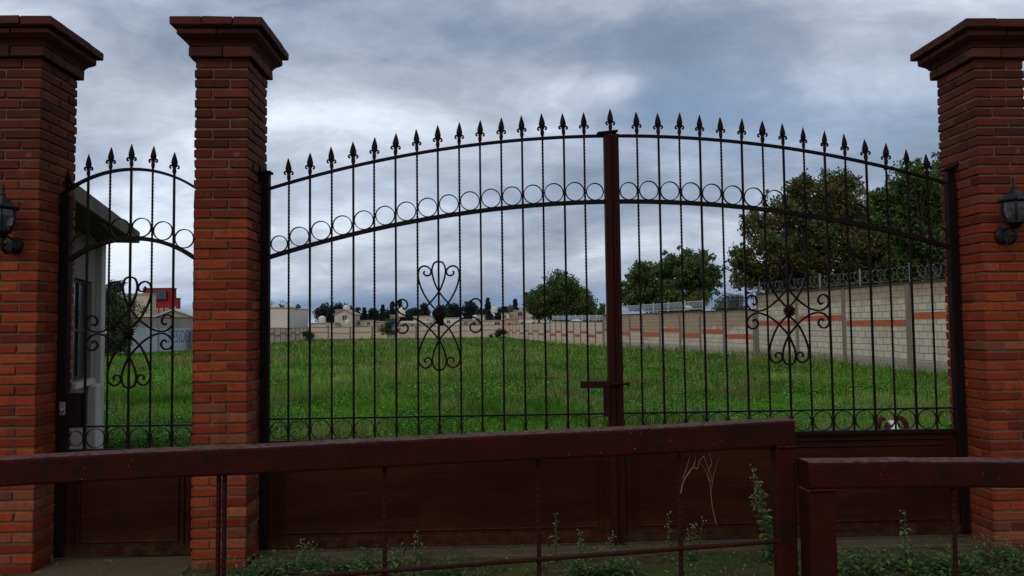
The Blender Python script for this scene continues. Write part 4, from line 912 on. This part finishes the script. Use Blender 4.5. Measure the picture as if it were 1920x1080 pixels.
# ------------------------------------------------------------------ field grass
def vnoise(x, y, seed, sc):
    r = np.random.default_rng(seed); G = r.random((256, 256)); X, Y_ = x/sc+1000, y/sc+1000
    i, j = np.floor(X).astype(int), np.floor(Y_).astype(int); u, v = X-i, Y_-j; u = u*u*(3-2*u); v = v*v*(3-2*v); g_ = lambda a, b_: G[a % 256, b_ % 256]
    return (g_(i, j)*(1-u)+g_(i+1, j)*u)*(1-v)+(g_(i, j+1)*(1-u)+g_(i+1, j+1)*u)*v
def inside(x, y):
    xr = np.where(y < 33.6, 12.1-(y-15)*.075, np.where(y < 53.7, 10.7-(y-33.6)*.216, np.where(y < 69, 6.4-(y-53.7)*.197, 3.4-(y-69)*.122)))
    xl = np.where(y < 9.6, -4.4, np.where(y < 50, -.62*y-1, np.where(y < 57, -23.2, np.where(y < 77, -24.0, -24.7-(y-77)*.141))))
    return (x < xr-.1) & (x > xl+.1) & (y < 107.2)
def scatter(n, y0, y1, rng, p=1.0):
    y = 1/(1/y1+(1/y0-1/y1)*rng.random(n)**p); x = (rng.random(n)*2-1)*(.70*y+.6); k = inside(x, y); return x[k], y[k]
rng = np.random.default_rng(5)
x, y = scatter(430000, 6.0, 107, rng, .95)
tall = vnoise(x, y, 1, 3.5)*.6+vnoise(x, y, 2, 1.2)*.4
dryn = vnoise(x, y, 3, 7.0)*.55+vnoise(x, y, 4, 2.0)*.45
dry = np.clip((dryn-.46)*4.0, 0, 1)*np.clip((y-14)/16, 0, 1)*.75; dry = np.maximum(dry, np.clip((vnoise(x, y, 41, 1.1)-.74)*6, 0, .6)); dry = np.maximum(dry, np.exp(-((x+3.6)/3.0)**2-((y-28)/9)**2)*.8*(vnoise(x, y, 42, 1.5) > .35))
lush = np.clip((vnoise(x, y, 6, 2.6)*.6+vnoise(x, y, 61, .9)*.4-.42)*4, 0, 1)
n = len(x); h = (.07+.20*np.clip(tall-.25, 0, 1)+.16*dry)*rng.uniform(.5, 1.4, n); h *= 1+np.clip(y-20, 0, 60)*.006
edge = np.abs(x-(np.where(y < 33.6, 12.1-(y-15)*.075, 10.7-(y-33.6)*.216))); h *= 1+.9*np.exp(-edge*1.3)*(y < 54)
w = np.maximum(.0045, .00042*y)*rng.uniform(.7, 1.5, n)
a = rng.random(n)*2*PI; lx, ly = np.cos(a), np.sin(a); ln = rng.uniform(.1, .75, n)*h
pa = rng.random(n)*PI*2; sx, sy = np.cos(pa)*w, np.sin(pa)*w
z0 = np.zeros(n)-.01
v = np.stack([np.stack([x-sx, y-sy, z0], 1), np.stack([x+sx, y+sy, z0], 1), np.stack([x+lx*ln*.4+sx*.8, y+ly*ln*.4+sy*.8, h*.6], 1), np.stack([x+lx*ln*.4-sx*.8, y+ly*ln*.4-sy*.8, h*.6], 1), np.stack([x+lx*ln, y+ly*ln, h], 1)], 1)
col = np.array([.042, .150, .005])*(1-lush[:, None])+np.array([.100, .285, .007])*lush[:, None]
col = col*(1-dry[:, None])+np.array([.24, .235, .085])*dry[:, None]
yel = (rng.random(n) < .05)[:, None]; col = np.where(yel, col*.5+np.array([.075, .085, .02]), col)
col = col*rng.uniform(.45, 1.5, (n, 1))*(.62+.75*vnoise(x, y, 71, .55)[:, None])
idx = np.arange(n)*5
V = v.reshape(-1, 3); Cc = np.repeat(col, 5, 0)
F = np.concatenate([np.stack([idx, idx+1, idx+2], 1), np.stack([idx, idx+2, idx+3], 1), np.stack([idx+3, idx+2, idx+4], 1)])
tag(npmesh('grass', V, F, Cc, M_grass), 'uneven green grass with dry tufts covering the field', 'grass', kind='stuff')
# broad-leaved ground cover
x, y = scatter(260000, 6.0, 85, rng, .8); n = len(x); k = vnoise(x, y, 8, 2.2) > .38; x, y = x[k], y[k]; n = len(x)
h = rng.uniform(.03, .20, n); s = np.maximum(.014, .0013*y)*rng.uniform(.6, 1.7, n); a = rng.random(n)*2*PI; ti = rng.uniform(-.5, .5, n)
ex, ey = np.cos(a)*s, np.sin(a)*s
v = np.stack([np.stack([x-ex, y-ey, h-ti*s], 1), np.stack([x-ey*.55, y+ex*.55, h+.1*s], 1), np.stack([x+ex, y+ey, h+ti*s], 1), np.stack([x+ey*.55, y-ex*.55, h+.1*s], 1)], 1).reshape(-1, 3)
col = (np.array([.085, .26, .009])*rng.uniform(.35, 1.7, (n, 1)))
tag(npmesh('clover', v, np.arange(4*n).reshape(n, 4), np.repeat(col, 4, 0), M_grass), 'low broad leaves mixed through the field grass', 'ground cover', kind='stuff')
# pale seed stalks standing above the grass
x, y = scatter(16000, 8.0, 60, rng, .9); k = vnoise(x, y, 51, 2.0)*.6+vnoise(x, y, 52, .7)*.4 > .62; x, y = x[k], y[k]; n = len(x)
h = rng.uniform(.16, .34, n); w = np.maximum(.0016, .00018*y); lx, ly = rng.normal(size=n)*.05, rng.normal(size=n)*.05; z0 = np.zeros(n)
v = np.stack([np.stack([x-w, y, z0], 1), np.stack([x+w, y, z0], 1), np.stack([x+lx+w*1.6, y+ly, h*.85], 1), np.stack([x+lx*1.2, y+ly*1.2, h], 1), np.stack([x+lx-w*1.6, y+ly, h*.85], 1)], 1).reshape(-1, 3)
col = np.array([.15, .20, .06])*rng.uniform(.6, 1.5, (n, 1))
tag(npmesh('seed_stalks', v, np.arange(5*n).reshape(n, 5), np.repeat(col, 5, 0), M_grass), 'thin pale seed stalks rising from the field grass', 'grass', kind='stuff')
# small yellow and white flowers
x, y = scatter(26000, 7.5, 60, rng, .7); k = (vnoise(x, y, 21, 3.0)*.6+vnoise(x, y, 22, .8)*.4) > .60; x, y = x[k], y[k]; n = len(x)
h = rng.uniform(.12, .26, n); s = np.maximum(.007, .0008*y)*rng.uniform(.5, 1.0, n)
v = np.stack([np.stack([x-s, y, h], 1), np.stack([x, y-s, h+s*.3], 1), np.stack([x+s, y, h], 1), np.stack([x, y+s*.5, h+s], 1)], 1).reshape(-1, 3)
col = np.where((rng.random(n) < .7)[:, None], np.array([.42, .33, .03]), np.array([.40, .42, .34]))
tag(npmesh('wildflowers', v, np.arange(4*n).reshape(n, 4), np.repeat(col, 4, 0), M_flower), 'tiny yellow and white flowers scattered in the field', 'flowers', kind='stuff')
# foreground moss, clover and pebbles
x = rng.uniform(-3.6, 4.2, 60000); y = rng.uniform(3.6, 5.25, 60000); k = vnoise(x, y, 31, .35)*.5+vnoise(x, y, 32, .12)*.5 > .47; x, y = x[k], y[k]; n = len(x)
k = ~((x < -2.0) & (y > 4.58)); x, y = x[k], y[k]; n = len(x)
h = rng.uniform(.004, .045, n); s = rng.uniform(.003, .009, n); a = rng.random(n)*2*PI; ti = rng.uniform(-.8, .8, n); ex, ey = np.cos(a)*s, np.sin(a)*s
v = np.stack([np.stack([x-ex, y-ey, h-ti*s], 1), np.stack([x-ey*.6, y+ex*.6, h+.1*s], 1), np.stack([x+ex, y+ey, h+ti*s], 1), np.stack([x+ey*.6, y-ex*.6, h+.1*s], 1)], 1).reshape(-1, 3)
col = (np.array([.045, .095, .022])*rng.uniform(.5, 1.8, (n, 1)))
tag(npmesh('ground_cover', v, np.arange(4*n).reshape(n, 4), np.repeat(col, 4, 0), M_weed), 'low clover and moss on the bare ground outside the gate', 'ground cover', kind='stuff')
b = MB()
for i in range(900):
    x_, y_ = random.uniform(-3.6, 4.2), random.uniform(3.9, 5.1); s_ = random.uniform(.003, .010)
    b.lathe([(s_*.7, 0), (s_, s_*.4), (s_*.5, s_*.9)], 5, x_, y_, random.uniform(0, .006), smooth=False)
tag(b.build('pebbles', M_conc), 'pale pebbles scattered on the dirt outside the gate', 'pebbles', kind='stuff')

# ------------------------------------------------------------------ weeds outside the gate
def weed(label, px, ybase, ytop, Y, stems=1, spread=.03, leafL=.045, seed=1, flower=False, lean=0.0, group='weeds growing outside the gate', name='weed_plant', dens=1.0, col=(.10, .165, .055)):
    leafL *= 1.3; stems += 1; random.seed(seed); base = at(px, ybase, Y); top = at(px, ytop, Y); H_ = max(top[2], .05); r = empty(name, (base[0], Y, 0), random.uniform(0, 6), label, 'weed', group)
    st, lf, fls = MB(), MB(), []; c0, s0 = math.cos(-r.rotation_euler[2]), math.sin(-r.rotation_euler[2])
    for s in range(stems):
        hh = H_*(1 if s == 0 else random.uniform(.55, .98)); a = random.uniform(0, 2*PI); q_ = spread*random.random(); lx_, ly_ = lean*c0, lean*s0
        pts = spline([(q_*math.cos(a)*.3, q_*math.sin(a)*.3, -.01), (q_*math.cos(a)+lx_*.3, q_*math.sin(a)+ly_*.3, hh*.45), (q_*1.6*math.cos(a)+lx_, q_*1.6*math.sin(a)+ly_, hh)], 8)
        st.tube(pts, [.0028*(1.2-.7*i/16) for i in range(17)], 5, col=(.06, .085, .04))
        nl = int(hh/.016*dens)
        for k in range(nl):
            f_ = (k+1)/nl; p = np.array(pts[min(16, int(f_*16))]); aa = k*2.4+random.uniform(-.4, .4); L_ = leafL*(1.15-.7*f_)*random.uniform(.6, 1.25); e = random.uniform(.1, .9)
            d = np.array([math.cos(aa)*math.cos(e), math.sin(aa)*math.cos(e), math.sin(e)]); sd_ = np.array([-math.sin(aa), math.cos(aa), 0])*L_*.2
            tip = p+d*L_-np.array([0, 0, L_*random.uniform(.1, .5)]); md = p+d*L_*.55
            cc = tuple(c*random.uniform(.6, 1.6) for c in col)
            lf.add([p, md-sd_, md+sd_, tip], [(0, 1, 3), (0, 3, 2)], cc)
        if flower:
            for k in range(3):
                p = np.array(pts[-1])+np.array([random.uniform(-.022, .022), random.uniform(-.022, .022), random.uniform(-.03, .014)]); fl = MB(); fls.append(fl); fl.lathe([(.002, 0), (.0042, .003), (.0035, .006), (.001, .009)], 6, p[0], p[1], p[2], col=(.28, .30, .24))
    st.build('stem', M_weed, r); lf.build('leaves', M_weed, r)
    for fl in fls: fl.build('flower_head', M_flower, r)
W0 = [('tall leaning weed with pale flower heads left of the long barrier upright', 1448, 1030, 876, 4.85, 5, .045, .07, 1, True, -.10, 1.0),
 ('second tall stem of weed close to the barrier upright', 1462, 1030, 950, 4.80, 2, .02, .045, 2, False, .0, 1.0),
 ('thin upright weed left of the rightmost rod of the long barrier', 1255, 1020, 962, 4.9, 1, .01, .035, 3, True, 0, 1.2), ('bushy small weed with pale tips right of the rightmost rod of the long barrier', 1295, 1022, 974, 4.9, 5, .06, .03, 4, True, 0, .9),
 ('slim weed standing alone right of the third rod, near the panel join', 1042, 1030, 962, 4.9, 1, .01, .045, 5, False, 0, 1.1), ('short weed below the gate centre, left one', 1088, 1032, 998, 4.9, 2, .02, .035, 6, True, 0, .9), ('short weed below the gate centre, right one', 1150, 1032, 1000, 4.9, 2, .02, .035, 7, True, 0, .9),
 ('leafy weed at the left foot of the wide gate, pale topped', 573, 1050, 1008, 4.85, 3, .03, .05, 8, True, 0, 1.1), ('weed right of the second rod pair, pale tip', 785, 1050, 1003, 4.85, 3, .03, .045, 9, True, 0, 1.1), ('low wide weed just right of the second rod', 745, 1062, 1020, 4.75, 7, .07, .05, 10, False, 0, 1.0),
 ('upright weed in the opening of the right barrier', 1698, 1045, 957, 4.7, 2, .015, .05, 11, True, 0, 1.1), ('spreading weed at the foot of the right pillar', 1848, 1060, 1000, 4.7, 7, .09, .055, 12, False, 0, 1.0), ('weed at the right edge of the photo by the pillar foot', 1905, 1070, 1008, 4.65, 6, .08, .055, 13, False, 0, 1.0)]
for a in W0: weed(a[0], *a[1:6], spread=a[6], leafL=a[7], seed=a[8]+40, flower=a[9], lean=a[10], dens=a[11])
LOW = [(1210, 1082, 1035, 4.7), (1250, 1086, 1050, 4.6), (1340, 1084, 1040, 4.7), (930, 1085, 1052, 4.6), (970, 1084, 1046, 4.66), (1040, 1086, 1042, 4.64), (590, 1060, 1030, 4.78), (520, 1055, 1028, 4.8), (700, 1052, 1026, 4.8), (660, 1060, 1036, 4.76), (1180, 1084, 1046, 4.62), (1610, 1078, 1026, 4.72), (1660, 1076, 1030, 4.74), (1740, 1080, 1022, 4.68), (1800, 1078, 1016, 4.66), (1780, 1086, 1040, 4.56), (1900, 1086, 1030, 4.6), (1880, 1076, 1020, 4.7), (505, 1075, 1045, 4.62), (540, 1072, 1040, 4.66), (600, 1078, 1044, 4.62), (640, 1070, 1046, 4.7), (680, 1075, 1042, 4.66), (820, 1078, 1046, 4.6), (480, 1085, 1040, 4.58), (860, 1085, 1056, 4.56), (1105, 1085, 1022, 4.6), (1140, 1085, 1026, 4.62), (1080, 1088, 1040, 4.56), (1590, 1085, 1035, 4.6), (1640, 1085, 1040, 4.62), (1720, 1085, 1040, 4.58), (1770, 1085, 1036, 4.6), (1870, 1088, 1045, 4.55), (1820, 1085, 1040, 4.6), (770, 1085, 1050, 4.56), (720, 1085, 1050, 4.58), (1010, 1088, 1060, 4.54), (1400, 1082, 1052, 4.62), (1310, 1084, 1058, 4.6), (1560, 1085, 1050, 4.6), (1690, 1085, 1030, 4.66)]
LOW = [q_ for q_ in LOW if not (1190 < q_[0] < 1460) and not (880 < q_[0] < 1060)]
for i, (px, yb, yt, Y) in enumerate(LOW):
    weed('low leafy clump of weeds in the dirt strip outside the gate', px, yb, yt, Y, 9, .12, .058, 60+i, False, 0, 'low weed clumps outside the gate', 'weed_clump', 1.0, (.07, .12, .035))

# dry twigs caught behind the barrier
def twig(label, pts_list, Y):
    c = at(*pts_list[0][0], Y); r = empty('dry_branch', (c[0], Y, 0), 0, label, 'dry branch', 'dry branches by the barrier rods'); b = MB()
    for pl, r0 in zip(pts_list, [.0019]+[.0012]*20):
        q_ = [at(x_, y_, Y)-np.array([c[0], Y, 0])+np.array([0, random.uniform(-.015, .015), 0]) for x_, y_ in pl]; s_ = spline(q_, 4)
        b.tube(s_, [r0*(1-.6*i/len(s_)) for i in range(len(s_))], 5)
    b.build('twigs', M_twig, r)
twig('bare forked dry branch hanging point down against the gate panel', [[(1345, 986), (1337, 960), (1334, 935), (1331, 905), (1327, 880), (1320, 855)], [(1334, 935), (1335, 905), (1341, 880), (1346, 858)], [(1331, 905), (1322, 880), (1313, 868)], [(1327, 880), (1333, 868), (1331, 850)], [(1331, 905), (1334, 895), (1330, 885), (1332, 872)]], 4.2)
twig('curved bare dry twig springing from the rightmost rod of the long barrier', [[(1276, 925), (1280, 905), (1287, 890), (1302, 878), (1309, 880), (1312, 862), (1319, 855)], [(1280, 900), (1288, 880), (1296, 852)], [(1300, 879), (1305, 865), (1304, 852)]], 2.16)
# ------------------------------------------------------------------ dog behind the gate
def dog():
    Y = 6.75; p = at(1673, 800, Y); r = empty('dog', (p[0], Y, -.02), 0.05, 'white dog with brown ears standing in the grass behind the right gate leaf', 'dog')
    # skeleton in local metres: -y faces the camera
    J = {'pelvis': ((.10, .50, .44), .085), 'belly': ((.06, .34, .42), .085), 'chest': ((.02, .14, .43), .105), 'neck': ((0, .06, .52), .062), 'skull': ((-.005, 0, .605), .070), 'brow': ((-.02, -.045, .60), .056), 'muzzle': ((-.035, -.10, .570), .036), 'nose': ((-.045, -.145, .560), .026)}
    names = list(J); V_ = [J[k][0] for k in names]; R_ = [J[k][1] for k in names]; Ed = [(i, i+1) for i in range(len(names)-1)]
    def chain(root, pts):
        i = root
        for q_, rr in pts: V_.append(q_); R_.append(rr); Ed.append((i, len(V_)-1)); i = len(V_)-1
    for s in (-1, 1):
        chain(2, [((.02+s*.07, .10, .34), .045), ((.02+s*.075, .12, .23), .028), ((.02+s*.075, .10, .12), .019), ((.02+s*.075, .095, .04), .018), ((.02+s*.075, .06, .018), .022)])
        chain(0, [((.10+s*.07, .50, .34), .055), ((.10+s*.08, .44, .25), .036), ((.10+s*.08, .56, .15), .020), ((.10+s*.08, .54, .04), .017), ((.10+s*.08, .50, .018), .022)])
    chain(0, [((.10, .60, .44), .026), ((.10, .66, .36), .019), ((.10, .68, .27), .013), ((.10, .70, .20), .008)])
    me = bpy.data.meshes.new('sk'); me.from_pydata(V_, Ed, []); o = bpy.data.objects.new('sk', me); link(o)
    sk = o.modifiers.new('s', 'SKIN'); 
    for i, sv in enumerate(me.skin_vertices[0].data): sv.radius = (R_[i], R_[i]); sv.use_root = (i == 0)
    ss = o.modifiers.new('ss', 'SUBSURF'); ss.levels = 2; ss.render_levels = 2
    dg = bpy.context.evaluated_depsgraph_get(); dg.update(); m2 = bpy.data.meshes.new_from_object(o.evaluated_get(dg)); bpy.data.objects.remove(o)
    m2.materials.clear(); m2.materials.append(M_fur); ca = m2.color_attributes.new('Col', 'FLOAT_COLOR', 'POINT'); cs = []
    for vt in m2.vertices:
        x_, y_, z_ = vt.co; br = 0
        if z_ > .52 and y_ < .09: br = 1 if abs(x_+.02) > .026 and z_ > .575 and y_ > -.09 else 0
        if y_ > .42 and z_ > .40 and x_ < .12: br = 1
        cs += [.06, .022, .015, 1] if br else [.62, .60, .57, 1]
    ca.data.foreach_set('color', cs)
    for pl in m2.polygons: pl.use_smooth = True
    body = bpy.data.objects.new('body', m2); link(body, r)
    for s in (-1, 1):
        b = MB(); cx = -.005+s*.055
        pts = [(cx, .01, .655), (cx+s*.035, .005, .668), (cx+s*.060, -.005, .640), (cx+s*.072, -.01, .595), (cx+s*.070, -.012, .560)]
        b.tube(spline(pts, 4), [.015]*3+[.021]*4+[.025]*4+[.022]*3+[.018, .012, .006], 10); e = b.build('ear', M_ear, r)
        b = MB(); b.lathe([(.001, -.009), (.007, -.006), (.009, 0), (.007, .006), (.001, .009)], 10, -.022+s*.028, -.088, .607); b.build('eye', M_black, r)
    b = MB(); b.lathe([(.002, -.012), (.013, -.007), (.016, .002), (.010, .010), (.002, .012)], 10, -.048, -.166, .563); b.build('nose', M_black, r)
dog()
